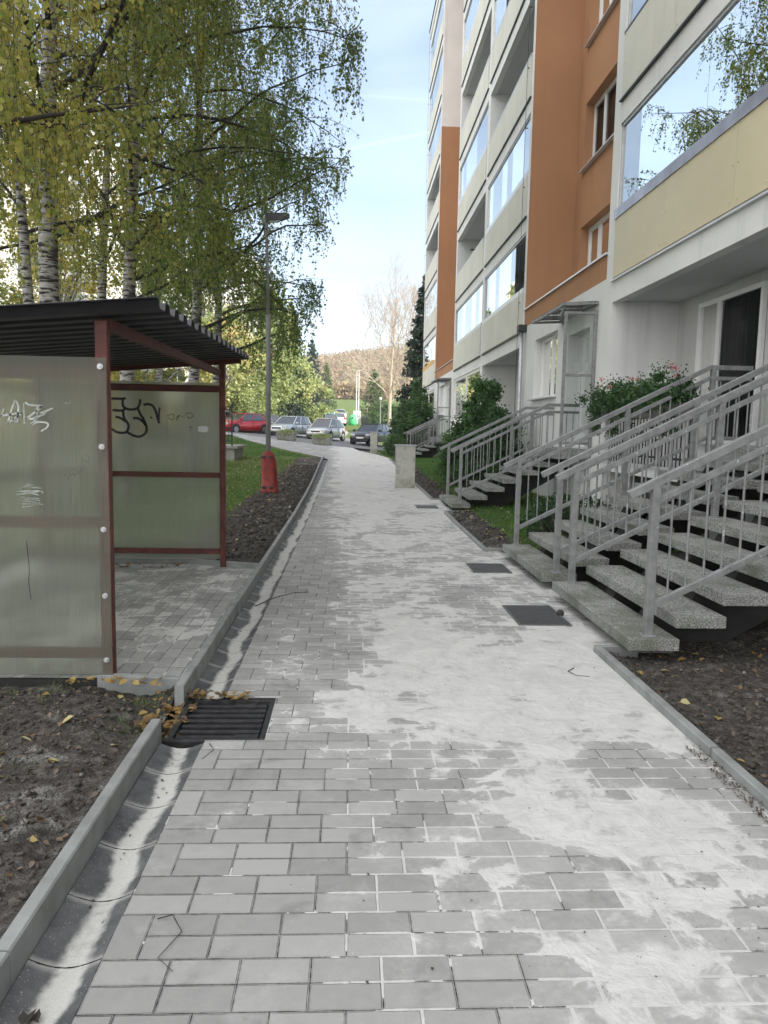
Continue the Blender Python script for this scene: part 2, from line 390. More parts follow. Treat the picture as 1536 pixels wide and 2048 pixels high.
def ribbed(thru=.72):
    n = N('ribbed_fibreglass', .35, 0, .5); X, Y, Z = n.xyz()
    c = n.ramp(n.noise(2.2, 4, .3, stretch=(.5, 1, 1.6)), [(.3, (.47, .48, .44)), (.55, (.58, .58, .51)), (.75, (.68, .67, .61))])
    rib = n.m('SINE', n.m('MULTIPLY', X, 2*math.pi/.0125)); 
    st = n.noise(6, 4, 0, stretch=(14, 1, .5))
    c = n.mix(n.sm(st, .45, .75, 0., .5), c, (.16, .17, .13))
    c = n.mix(n.sm(rib, -.4, .9, 0., .62), c, (.16, .18, .14))
    low = n.m('MULTIPLY', n.sm(Z, .30, .10), .45); c = n.mix(low, c, (.40, .40, .34))
    n.col(c); n.bump(rib, .0022)
    tr = n.t.nodes.new('ShaderNodeBsdfTranslucent'); n.L(c, tr.inputs[0])
    tp = n.t.nodes.new('ShaderNodeBsdfRefraction'); tp.inputs['Color'].default_value = (.96, .98, .94, 1); tp.inputs['Roughness'].default_value = .30; tp.inputs['IOR'].default_value = 1.12
    m1 = n.t.nodes.new('ShaderNodeMixShader'); m1.inputs[0].default_value = .45
    n.L(n.b.outputs[0], m1.inputs[1]); n.L(tr.outputs[0], m1.inputs[2])
    m2 = n.t.nodes.new('ShaderNodeMixShader'); m2.inputs[0].default_value = thru
    n.L(m1.outputs[0], m2.inputs[1]); n.L(tp.outputs[0], m2.inputs[2]); n.L(m2.outputs[0], n.out.inputs[0]); return n.mt
M['ribbed'] = ribbed(); M['ribbed_far'] = ribbed(.58)
def glass(name, tint, ior=2.2, rough=.0, base=0.0):
    n = N(name); t = n.t
    gl = t.nodes.new('ShaderNodeBsdfGlossy'); gl.inputs['Roughness'].default_value = rough; gl.inputs[0].default_value = (.93, .93, .91, 1)
    tp = t.nodes.new('ShaderNodeBsdfTransparent'); tp.inputs[0].default_value = (*tint, 1)
    fr = t.nodes.new('ShaderNodeFresnel'); fr.inputs[0].default_value = ior
    ms = t.nodes.new('ShaderNodeMixShader'); f = n.m('ADD', fr.outputs[0], base, clamp=True)
    n.L(f, ms.inputs[0]); n.L(tp.outputs[0], ms.inputs[1]); n.L(gl.outputs[0], ms.inputs[2]); n.L(ms.outputs[0], n.out.inputs[0])
    return n.mt
M['glass'] = glass('window_glass', (.62, .68, .68), 2.0, 0, .28)
M['pane'] = glass('darker_window_glass', (.50, .53, .53), 1.40, 0, -.05)
M['clear'] = glass('clear_porch_glass', (.72, .75, .75), 1.4, .05, .08)
M['carglass'] = glass('car_glass', (.25, .28, .28), 1.6, 0, .04)
def bark():
    n = N('birch_bark', .85, 0, .2)
    band = n.noise(5, 5, .4, stretch=(1.0, 1.0, 5.5)); pat = n.noise(2.2, 4, .5)
    c = n.ramp(band, [(.42, (.03, .028, .026)), (.50, (.30, .29, .27)), (.75, (.46, .45, .42))])
    c = n.mix(n.sm(pat, .56, .66, 0., .9), c, (.06, .055, .05)); n.col(c); n.bump(band, .01); return n.mt
M['birch'] = bark()
M['twig'] = simple('dark_branch_bark', (.035, .030, .026), .9, var=.3)
M['bark'] = simple('grey_brown_bark', (.16, .13, .10), .9, var=.35, scale=6, bump=.01, bscale=20)
M['barelimb'] = simple('bare_tan_limb', (.40, .33, .26), .9, var=.25)
M['leaf_birch'] = foliage('birch_leaves', [(0, (.08, .15, .045)), (.40, (.21, .26, .055)), (.72, (.43, .38, .08)), (1, (.60, .48, .12))], .55)
M['leaf_green'] = foliage('shrub_leaves', [(0, (.025, .065, .020)), (.5, (.05, .125, .032)), (1, (.11, .21, .05))], .3)
M['leaf_far'] = foliage('far_leaves', [(0, (.20, .26, .10)), (.5, (.42, .48, .20)), (.85, (.58, .57, .26)), (1, (.60, .42, .20))], .5)
M['leaf_autumn'] = foliage('autumn_leaves', [(0, (.20, .14, .08)), (.35, (.28, .19, .11)), (.7, (.33, .24, .13)), (1, (.27, .27, .12))], .3)
M['needle'] = foliage('spruce_needles', [(0, (.010, .022, .014)), (.5, (.020, .045, .024)), (1, (.05, .085, .04))], .1)
M['needle_l'] = foliage('light_spruce_needles', [(0, (.06, .10, .035)), (1, (.16, .21, .07))], .2)
M['needle_b'] = foliage('blue_spruce_needles', [(0, (.03, .055, .05)), (1, (.08, .12, .11))], .15)
M['grass'] = foliage('grass_blades', [(0, (.045, .10, .022)), (.5, (.09, .19, .038)), (.85, (.16, .25, .06)), (1, (.22, .20, .06))], .35)
M['litter'] = foliage('fallen_leaves', [(0, (.09, .055, .03)), (.4, (.24, .15, .045)), (.8, (.38, .30, .10)), (1, (.46, .43, .26))], .2)
M['debris'] = foliage('dark_crumbs', [(0, (.02, .018, .015)), (1, (.12, .08, .05))], 0.0)
M['clod'] = foliage('soil_clods', [(0, (.03, .026, .023)), (.6, (.08, .071, .062)), (.95, (.15, .138, .125)), (1, (.27, .25, .23))], 0.0, .95)
M['petal'] = foliage('geranium_petals', [(0, (.55, .06, .10)), (1, (.75, .30, .34))], .3)
M['plantbox'] = simple('brown_flower_trough', (.10, .09, .085), .7)
M['fence_dark'] = simple('dark_fence_bar', (.03, .03, .032), .5, .3)
M['concrete'] = simple('old_concrete', (.24, .24, .215), .92, var=.3, scale=4, bump=.004, bscale=60)
M['darkgrey'] = simple('dark_grey_housing', (.09, .09, .095), .5)
M['lampgrey'] = simple('lamp_pole_paint', (.25, .25, .255), .55, .3, var=.12)
M['coverred'] = rust('red_plastic_cover', (.22, .022, .016))
M['iron'] = simple('cast_iron', (.035, .035, .037), .6, .5, var=.4, scale=20, bump=.002, bscale=120)
M['gratem'] = simple('scraper_grid_steel', (.16, .165, .17), .5, .6)
M['gutter'] = None
M['blackpaint'] = simple('black_paint_marker', (.012, .008, .014), .5)
M['violet'] = simple('violet_marker', (.08, .02, .10), .5)
M['whitepaint'] = simple('white_scratch', (.34, .36, .33), .8, var=.4, scale=40)
M['greymark'] = simple('grey_marker', (.12, .13, .12), .6)
M['paper'] = simple('paper_notice', (.78, .78, .76), .8, var=.03)
M['tyre'] = simple('tyre_rubber', (.02, .02, .02), .8)
M['rim'] = simple('alloy_rim', (.42, .43, .44), .35, .7)
M['plate'] = simple('number_plate', (.75, .75, .72), .5, var=.03)
M['lamp_clear'] = simple('headlamp_lens', (.62, .64, .66), .15, .3)
M['lamp_red'] = simple('tail_lamp_lens', (.45, .02, .02), .25)
M['blackplastic'] = simple('black_plastic', (.02, .02, .022), .5)
def paint(name, c, metal=.3):
    n = N(name, .28, metal, .5); n.col(n.ramp(n.noise(2, 2), [(.3, tuple(v*.93 for v in c)), (.7, c)])); n.b.inputs['Coat Weight'].default_value = .35; n.b.inputs['Coat Roughness'].default_value = .06; return n.mt
M['p_red'] = paint('red_car_paint', (.42, .012, .018)); M['p_silver'] = paint('silver_car_paint', (.52, .54, .56), .5)
M['p_grey'] = paint('champagne_car_paint', (.46, .46, .45), .5); M['p_black'] = paint('black_car_paint', (.012, .014, .022))
M['p_blue'] = paint('blue_car_paint', (.10, .30, .52)); M['p_white'] = paint('white_car_paint', (.68, .69, .70), 0); M['p_dark'] = paint('graphite_car_paint', (.07, .075, .08))
M['greenbin'] = simple('green_fibreglass', (.06, .42, .16), .5); M['yellowwall'] = simple('yellow_render', (.62, .46, .14), .9, var=.05)
M['farwhite'] = simple('far_white_render', (.64, .64, .62), .9, var=.05, scale=.5)

# gutter: dark dished concrete channel with pale sand running down its middle
def gutmat():
    n = N('channel_concrete', .75, 0, .35); X, Y, Z = n.xyz()
    wig = n.m('MULTIPLY', n.m('SUBTRACT', n.noise(1.6, 2, 0, stretch=(0, 1, 0)), .5), .16)
    c = n.m('ABSOLUTE', n.m('SUBTRACT', n.m('ADD', X, .775), wig))
    core = n.m('ADD', n.m('MULTIPLY', n.sm(c, .085, .012), 1.), n.m('MULTIPLY', n.m('SUBTRACT', n.noise(30, 4), .5), .7))
    core = n.m('ADD', core, n.sm(Y, 4.5, 9., 0., .35))
    core = n.m('ADD', core, n.m('MULTIPLY', n.m('SUBTRACT', n.noise(2.5, 3, 0, stretch=(0, 1, 0)), .5), 1.2))
    sand = n.sm(core, .34, .98)
    j = n.m('MODULO', n.m('ADD', Y, 10.), .3); jj = n.m('MINIMUM', j, n.m('SUBTRACT', .3, j)); jj = n.m('ADD', jj, n.m('MULTIPLY', n.m('SUBTRACT', n.noise(50, 3), .5), .008))
    dark = n.ramp(n.m('ADD', n.m('MULTIPLY', n.noise(14, 5), .5), n.m('MULTIPLY', n.noise(3, 4), .5)), [(.36, (.045, .047, .050)), (.66, (.125, .127, .13))])
    dark = n.mix(n.sm(jj, .03, .003, 0., .55), dark, (.40, .40, .38))
    dark = n.mix(n.sm(n.noise(160, 2), .66, .72, 0., .8), dark, (.4, .4, .4))
    base = n.mix(sand, dark, n.mix(n.sm(n.noise(300, 2), .3, .8), (.52, .52, .50), (.36, .36, .33)))
    line = n.sm(jj, .0032, .001)
    n.col(n.mix(line, base, (.02, .02, .02))); n.bump(n.m('SUBTRACT', n.m('MULTIPLY', sand, .5), n.m('ADD', line, n.m('MULTIPLY', n.noise(200, 2), .15))), .006); return n.mt
M['gutter'] = gutmat()

# ------------------------------------------------------------ ground
NEAR = [(-4.2, -.955, .9, 4.26), (1.785, 5.2, 1.6, 7.4)]      # finely modelled soil by the kerbs
def grassy(x, y):
    g = np.full_like(x, .15)
    left = smooth(-1.7, -2.4, x)*smooth(8.5, 10.5, y)*.8
    right = smooth(2.05, 2.5, x)*smooth(9.0, 9.6, y)*1.0
    far = smooth(58, 66, y)*1.0
    mid = smooth(28, 34, y)*.75
    g = np.maximum.reduce([g, left, right, far, mid*(np.abs(x) > 1.5), .5*smooth(-2.4, -3.2, x)*smooth(3.6, 4.2, y)])
    return g
def terrain_z(x, y):
    z = tz(x, y)+.035
    # left bank a touch higher than the kerb foot, right a touch lower
    z = z + .02*(fbm(x*1.1, y*1.1, 3, 5)-.5)
    z = np.where((x > 1.7) & (y < 9.2) & (x < 12), z-.05, z)
    inpath = smooth(-1.10, -.98, x)*smooth(1.95, 1.80, x)*(y < 32)*(y > -5)
    z = z-.10*inpath
    bay = smooth(-4.0, -3.9, x)*smooth(-.9, -.95, x)*smooth(3.9, 4.15, y)*smooth(8.3, 8.1, y)
    z = z-.10*bay
    apron = smooth(1.7, 1.75, x)*smooth(2.02, 1.98, x)*(smooth(4.95, 5.0, y)*smooth(9.4, 9.3, y)+smooth(13.35, 13.4, y)*smooth(15.9, 15.8, y))
    z = z-.05*apron
    return z
def grid_sheet(name, xs, ys, zf, mat, af=None, parent=None, kind=None):
    Xg, Yg = np.meshgrid(xs, ys); x = Xg.ravel(); y = Yg.ravel(); z = zf(x, y)
    V = np.stack([x, y, z], 1); nx = len(xs); ny = len(ys)
    i = (np.arange(ny-1)[:, None]*nx+np.arange(nx-1)[None, :]).ravel()
    Fc = np.stack([i, i+1, i+1+nx, i+nx], 1)
    o = mesh_obj(name, V, Fc, mat, parent, True, attr=af(x, y) if af else None)
    return props(o, kind=kind)
xs = np.unique(np.round(np.concatenate([np.linspace(-260, -40, 24), np.linspace(-40, -6, 50), np.arange(-6, 6.01, .12), np.linspace(6, 40, 50), np.linspace(40, 320, 24)]), 4))
ys = np.unique(np.round(np.concatenate([np.linspace(-60, 0, 14), np.arange(0, 32, .16), np.linspace(32, 90, 70), np.linspace(90, 560, 60)]), 4))
def ground_z(x, y):
    z = terrain_z(x, y)
    for (a, b, c, d) in NEAR:
        z = np.where((x > a+.06) & (x < b-.06) & (y > c+.06) & (y < d-.06), z-.14, z)
    # parking area is asphalt: keep the earth under it
    z = z - .10*smooth(43, 46, y)*smooth(58, 56, y)*smooth(20, 15, x)
    return z
grid_sheet('ground', xs, ys, ground_z, M['ground'], grassy, kind='structure')
def near_z(x, y):
    z = terrain_z(x, y)
    left = x < 0
    rough_ = (fbm(x*7, y*7, 4, 21)-.5)*.055+(fbm(x*26, y*26, 3, 31)-.5)*.030
    z = z+rough_*(.55+.9*fbm(x*1.7, y*1.7, 2, 3))
    edge = np.where(left, smooth(-1.16, -.96, x), smooth(2.0, 1.79, x))
    z = z*(1-edge)+(np.where(left, .062, .030)+rough_*.4)*edge
    z = np.where(left, z+.035*(1-edge)+.045*smooth(3.9, 4.2, y)*smooth(-1.25, -1.6, x), z)
    z = np.where((x > 1.7) & (x < 2.06) & (y > 4.93) & (y < 9.4), -.07, z)
    # hollow beside the drain where the kerb is missing
    if True:
        hol = np.exp(-(((x+1.02)/.16)**2+((y-3.80)/.26)**2)); z = z-.10*hol
    return z
for (a, b, c, d) in NEAR:
    grid_sheet('bare_earth', np.arange(a, b+.001, .018), np.arange(c, d, .018), near_z, M['ground'], lambda x, y: np.where(x < 0, .10+.22*smooth(3.3, 4.1, y+.1*x), .12+.5*smooth(4.6, 5.4, x+0*y)*smooth(2.8, 4, y)), kind='structure')

def rampz(y): return .056*float(smooth(19, 28.5, y))
def path_shift(y): return -.14*smooth(14, 30, y)
def strip(name, x0, x1, y0, y1, dz, mat, step=.25, nx=2, prof=None):
    ys_ = np.arange(y0, y1+step, step); ys_[-1] = y1
    V = []; Fc = []
    for j, y in enumerate(ys_):
        for i in range(nx):
            t = i/(nx-1); x = x0+(x1-x0)*t+path_shift(y)
            V.append((x, y, tzf(0, y)+dz+rampz(y)+(prof(t, y) if prof else 0)))
    for j in range(len(ys_)-1):
        for i in range(nx-1): a = j*nx+i; Fc.append((a, a+1, a+1+nx, a+nx))
    return props(mesh_obj(name, V, Fc, mat, None, nx > 2), kind='structure')
# main footpath: with a rectangular notch for the drain
strip('footpath', -.40, 1.735, -1.0, 29, 0, M['paving'])
strip('footpath_edge', -.69, -.40, -1.0, 3.50, 0, M['paving'])
strip('footpath_edge', -.69, -.40, 4.07, 29, 0, M['paving'])
def poly_sheet(name, poly, dz, mat, res=.8):
    import bmesh
    bm = bmesh.new(); vs = [bm.verts.new((x, y, 0)) for x, y in poly]; bm.faces.new(vs)
    xs_ = [p[0] for p in poly]; ys_ = [p[1] for p in poly]
    for ax, lo, hi in ((0, min(xs_), max(xs_)), (1, min(ys_), max(ys_))):
        c = lo+res
        while c < hi:
            co = [0, 0, 0]; no = [0, 0, 0]; co[ax] = c; no[ax] = 1
            bmesh.ops.bisect_plane(bm, geom=list(bm.verts)+list(bm.edges)+list(bm.faces), plane_co=co, plane_no=no); c += res
    for v in bm.verts: v.co.z = tzf(v.co.x, v.co.y)+dz
    bmesh.ops.recalc_face_normals(bm, faces=bm.faces)
    me = bpy.data.meshes.new(name); bm.to_mesh(me); bm.free(); me.materials.append(mat)
    if me.polygons and me.polygons[0].normal.z < 0: me.flip_normals()
    o = bpy.data.objects.new(name, me); COL.objects.link(o); return props(o, kind='structure')
poly_sheet('footpath_far', [(-.83, 29), (1.59, 29), (1.65, 32), (1.3, 36.5), (.5, 41), (.15, 45.2), (-3.4, 46.4), (-8, 49.6), (-20, 53), (-20, 50), (-8, 46.3), (-4.2, 39), (-1.4, 31.5)], .055, M['paving'])
poly_sheet('footpath_apron', [(1.735, 4.98), (2.3, 4.98), (2.3, 9.35), (1.735, 9.35)], -.004, M['paving'])
poly_sheet('footpath_apron', [(1.70, 13.4), (2.3, 13.4), (2.3, 15.75), (1.70, 15.75)], -.004, M['paving'])
poly_sheet('parking_road', [(-60, 56), (-20, 53.1), (-8, 49.7), (-3.4, 46.5), (.2, 45.25), (4, 45.6), (9, 46.8), (16, 47.2), (16, 53), (7, 53.4), (2.6, 55), (1.2, 60), (-.5, 62), (-9, 62), (-60, 66)], .06, M['asphalt'], 2)
road = [(-9, 61.9), (-.5, 61.9), (-.2, 75), (-.8, 90), (-3.2, 108), (-9, 128), (-22, 150), (-60, 172), (-60, 160), (-26, 140), (-15.5, 120), (-10.5, 100), (-8.6, 80)]
poly_sheet('road', road, .065, M['road_light'], 3)
poly_sheet('footpath_strip', [(2.4, 56), (7, 54.5), (16, 54.2), (40, 56), (40, 57.6), (16, 55.8), (7, 56.4), (3, 58)], .07, M['road_light'], 2)
# shelter bay paving
def inz(x, y): return np.zeros_like(x)+.0
grid_sheet('shelter_paving', np.linspace(-3.6, -.955, 8), np.linspace(4.30, 8.0, 8), lambda x, y: np.zeros_like(x)+.035, M['paving_in'], kind='structure')
# gutter channel
def gprof(t, y): return -.004-.028*math.sin(math.pi*t)+.0035*((y/.3) % 1.)
for a, b in ((-1.0, 3.47), (4.09, 29)):
    strip('gutter', -.898, -.692, a, b, 0, M['gutter'], .03 if a < 0 else .06, 9, gprof)
# kerbs, metre stones
def kerb(name, x0, x1, y0, y1, zt, seed=0, L=1.0, zb=-.1):
    b = MB(); y = y0; rr = random.Random(seed)
    while y < y1-.02:
        e = min(y+L, y1); jx = rr.uniform(-.004, .004); jz = rr.uniform(-.003, .003)
        s0, s1 = path_shift(y), path_shift(e); z0, z1 = tzf(0, y)+rampz(y), tzf(0, e)+rampz(e); g = .003
        V = []
        for (yy, s, z) in ((y+g, s0, z0), (e-g, s1, z1)):
            for (x, zz) in ((x0, zb), (x1, zb), (x1, zt-.006), (x1-.006 if x0 < x1 else x1, zt), (x0+.006, zt), (x0, zt-.006)):
                V.append((x+s+jx, yy, z+zz+jz))
        b.add(V, [tuple(range(6))[::-1], tuple(range(6, 12))]+[(i, (i+1) % 6, 6+(i+1) % 6, 6+i) for i in range(6)])
        y = e
    return props(b.build(name, M['kerb']), kind='structure')
kerb('kerb', -.952, -.902, -1.1, 3.53, .10, 1); kerb('kerb', -.952, -.902, 3.98, 30, .10, 2)
kerb('kerb', 1.737, 1.787, .3, 4.97, .05, 3); kerb('kerb', 1.737, 1.787, 9.36, 13.38, .045, 4); kerb('kerb', 1.737, 1.787, 15.76, 30.5, .045, 5)
b = MB(); b.bar((1.74, 4.99, .0), (2.05, 5.0, .0), .05, .09); b.bar((1.74, 9.37, 0), (2.0, 9.37, 0), .05, .08); b.bar((1.74, 15.77, .05), (2.0, 15.77, .05), .05, .08); b.bar((1.74, 13.38, .05), (2.0, 13.38, .05), .05, .08)
props(b.build('kerb', M['kerb'], bev=.004), kind='structure')
b = MB(); b.bar((-1.45, 4.26, .0), (-.955, 4.20, .0), .05, .15)
b.bar((-3.6, 8.05, .03), (-1.75, 8.05, .03), .05, .12); b.bar((-1.75, 8.05, .03), (-.955, 7.80, .03), .05, .12)
props(b.build('kerb', M['kerb'], bev=.004), kind='structure')

# ------------------------------------------------------------ drain and scraper grids
dr = wthing('drain_grate', 'black cast iron storm drain with long bars set in the gutter, choked with fallen leaves', 'drain grate', (-.63, 3.78, 0))
b = MB()
for (x0, x1, y0, y1) in ((-.885, -.40, 3.50, 3.53), (-.885, -.40, 4.04, 4.07), (-.885, -.855, 3.53, 4.04), (-.43, -.40, 3.53, 4.04)): b.box(x0, x1, y0, y1, -.12, -.004)
b.build('frame', M['iron'], dr, bev=.003)
for i in range(7):
    y = 3.565+i*.070; b = MB(); b.box(-.85, -.44, y, y+.030, -.055, -.016); b.build('bar', M['iron'], dr, bev=.004)
b = MB(); b.box(-.88, -.41, 3.51, 4.05, -.5, -.35); b.box(-.886, -.880, 3.5, 4.07, -.5, -.1); b.box(-.404, -.398, 3.5, 4.07, -.5, -.006); b.build('pit', M['dark'], dr)
b = MB(); b.box(-.56, -.44, 3.53, 3.60, -.03, -.012); b.build('hinge_plate', M['iron'], dr, bev=.004)
b = MB(); b.box(-.62, -.50, 3.99, 4.04, -.03, -.012); b.build('hinge_plate', M['iron'], dr, bev=.004)
def scraper(x0, x1, y0, y1, z, label):
    s = wthing('boot_scraper_grate', label, 'grate', ((x0+x1)/2, (y0+y1)/2, z), 'mesh grates sunk in the path')
    b = MB(); t = .014
    for (a, bb, c, d) in ((x0, x1, y0, y0+t), (x0, x1, y1-t, y1), (x0, x0+t, y0+t, y1-t), (x1-t, x1, y0+t, y1-t)): b.box(a, bb, c, d, z-.03, z+.005)
    b.build('frame', M['gratem'], s)
    b = MB(); nx = int((x1-x0)/.021); ny = int((y1-y0)/.03)
    for i in range(1, nx): x = x0+(x1-x0)*i/nx; b.box(x-.0022, x+.0022, y0+t, y1-t, z-.022, z+.002)
    for i in range(1, ny): y = y0+(y1-y0)*i/ny; b.box(x0+t, x1-t, y-.0022, y+.0022, z-.024, z+.0005)
    b.build('mesh', M['gratem'], s)
    b = MB(); b.box(x0+t, x1-t, y0+t, y1-t, z+.0012-.004, z-.0018+.001); 
    b = MB(); b.box(x0+.002, x1-.002, y0+.002, y1-.002, z+.0015-.0045, z-.0022); b.build('pit', M['dark'], s)
scraper(1.36, 1.79, 5.68, 6.35, .003, 'large square mesh grate before the nearest flight of steps')
scraper(1.36, 1.79, 7.87, 8.42, .003, 'mesh grate before the second flight of steps, just past the largest grate')
scraper(1.30, 1.73, 14.1, 14.7, tzf(0, 14.4)+.004, 'small far mesh grate between the stained utility pillar and the porch steps')

# ------------------------------------------------------------ steps and railings
def flight(label, X0, Y0, Y1, z0, n, steps, wmat='step'):
    s = wthing('staircase', label, 'stairs', (X0, (Y0+Y1)/2, z0), 'stair flights up to the apartment building')
    rr = random.Random(int(Y0*10))
    for k in range(n):
        x = X0+.315*k; z = z0+.155+.1575*k; q = rr.uniform(-.006, .006)
        b = MB(); b.box(x, x+.345, Y0+q, Y1+q, z-.082, z); b.build('tread', M[wmat], s, bev=.007)
    for yy in (Y0+.62, Y1-.55):
        b = MB(); xa, xb = X0+.10, X0+.315*n+.1
        za, zb = z0-.12, z0+.1575*n-.09
        poly = [(xa, z0-.15), (xa, za+.14)]
        for k in range(n): x = X0+.315*k+.05; z = z0+.155+.1575*k-.084; poly += [(x+.02, z), (x+.25, z)]
        poly += [(xb, zb), (xb, zb-.22), (xa+.6, z0-.15)]
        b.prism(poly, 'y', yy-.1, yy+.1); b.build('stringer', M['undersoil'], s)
    return s
def railing(label, Y, X0, z0, xend, posts, flat=None, sl=.5, cat='railing'):
    """posts: x positions; handrail rises from X0 along +X"""
    s = wthing('stair_railing', label, cat, (X0+.16, Y, z0+.155), 'galvanised stair railings')
    zr = lambda x, o: z0+.155+(x-(X0+.16))*sl+o
    xe = xend
    b = MB(); b.bar((X0-.02, Y, zr(X0-.02, 1.055)), (xe, Y, zr(xe, 1.055)), .06, .055)
    if flat: b.bar((xe-.01, Y, zr(xe, 1.055)), (flat, Y, zr(xe, 1.055)), .06, .055)
    b.build('handrail', M['galv'], s, bev=.003)
    for o in (.925, .20):
        b = MB(); b.bar((X0+.16, Y, zr(X0+.16, o)), (xe, Y, zr(xe, o)), .04, .045)
        if flat: b.bar((xe-.01, Y, zr(xe, o)), (flat, Y, zr(xe, o)), .04, .045)
        b.build('cross_rail', M['galv'], s, bev=.003)
    for x in posts:
        k = math.floor((x-X0)/.315+.001); zb = z0+.155+.1575*k if x < xe+.1 else z0+.155+.1575*round((xe-X0)/.315)
        b = MB(); b.box(x-.027, x+.027, Y-.03, Y+.03, zb, zr(min(x, xe), 1.03)); b.box(x-.045, x+.045, Y-.045, Y+.045, zb-.001, zb+.008)
        b.build('post', M['galv'], s, bev=.003)
    x = X0+.16+.122
    while x < (flat or xe)-.03:
        if min(abs(x-p) for p in posts) > .05:
            b = MB(); xx = min(x, xe); b.tube([(x, Y, zr(xx, .21)), (x, Y, zr(xx, .915))], .0085, 6, False); b.build('baluster', M['galv'], s)
        x += .122
    return s
X0 = 1.9
flight('nearest flight of grey terrazzo steps at the right edge, between two railings', X0, 4.77, 6.70, 0, 8, 8)
flight('second flight of grey terrazzo steps, beside the flower troughs', X0, 7.05, 8.95, 0, 8, 8)
railing('nearest galvanised railing, standing on the near end of the nearest steps', 4.87, X0, 0, 4.36, (2.06, 3.37, 4.40), 5.2)
railing('galvanised railing on the far end of the nearest steps', 6.63, X0, 0, 4.36, (2.06, 3.37, 4.40), 5.2)
railing('galvanised railing on the near end of the second flight of steps', 7.14, X0, 0, 4.36, (2.06, 3.37, 4.40), 5.2)
railing('galvanised railing on the far end of the second flight, turning level by the flowers', 8.92, X0, 0, 4.36, (2.06, 3.37, 4.40), 4.88)
za = tzf(0, 14)
flight('lighter grey porch steps past the green lawn, below the glass porch', X0, 13.55, 15.5, za, 7, 7, 'step')
railing('galvanised railing on the near side of the porch steps', 13.66, X0, za, 3.66, (2.06, 3.37), 4.24)
railing('galvanised railing on the far side of the porch steps, next to the bushes', 15.40, X0, za, 3.66, (2.06, 3.37), 4.24)
zb_ = tzf(0, 31)-.03
flight('distant small flight of steps by the farther porch', 2.45, 32.0, 34.0, zb_, 6, 6)
railing('distant railing on the near side of the farthest steps', 32.1, 2.45, zb_, 4.0, (2.61, 3.6), 4.24)
railing('distant railing on the far side of the farthest steps', 33.9, 2.45, zb_, 4.0, (2.61, 3.6), 4.24)

# ------------------------------------------------------------ apartment building
FX, RX, PIT, F1 = 4.27, 5.40, 2.80, 4.03
bld = wthing('apartment_building', 'eight storey panel apartment block with orange recesses, cream loggia panels and mirrored glazing', 'building', (FX+5, 20, 0))
YEND = 44.6; TOP = 23.75
# cells along the facade: (kind, y0, y1)
cells = [('L', -6.0, 0.0), ('L', .3, 6.15), ('L', 6.45, 12.27), ('O', 12.6, 18.5), ('L', 18.72, 24.35), ('L', 24.72, 31.0), ('O', 31.3, 38.0), ('L', 38.3, YEND-.15)]
wb = MB(); sb = MB(); lw = MB(); db = MB()
# party walls / pilasters, full height
for (y0, y1) in ((-6.3, -6.0), (0., .3), (6.15, 6.45), (12.27, 12.60), (24.35, 24.72), (31.0, 31.3), (38.0+.02, 38.3), (YEND-.15, YEND)):
    wb.box(FX, 16, y0, y1, 0 if y0 > 12 or y0 < 4 else 1.25, TOP)
wb.box(FX, 16, 18.52, 18.72, 0, TOP)
MB().box(FX+.003, RX, 18.494, 18.522, F1+.52, TOP-.2).build('orange_wall', M['orange'], bld); MB().box(FX+.003, RX, 37.99, 38.022, F1+.52, 16.45).build('orange_wall', M['orange'], bld); wb.box(FX+.003, RX, 37.99, 38.022, 16.45, TOP-.2)
# rear walls of the recesses, roof slab
wb.box(FX-.06, 16.2, -6.4, YEND+.1, TOP, TOP+.45); wb.box(15.9, 16, -6, YEND, 0, TOP)
db.box(FX-.10, FX-.06, -6.4, YEND+.1, TOP+.36, TOP+.46)
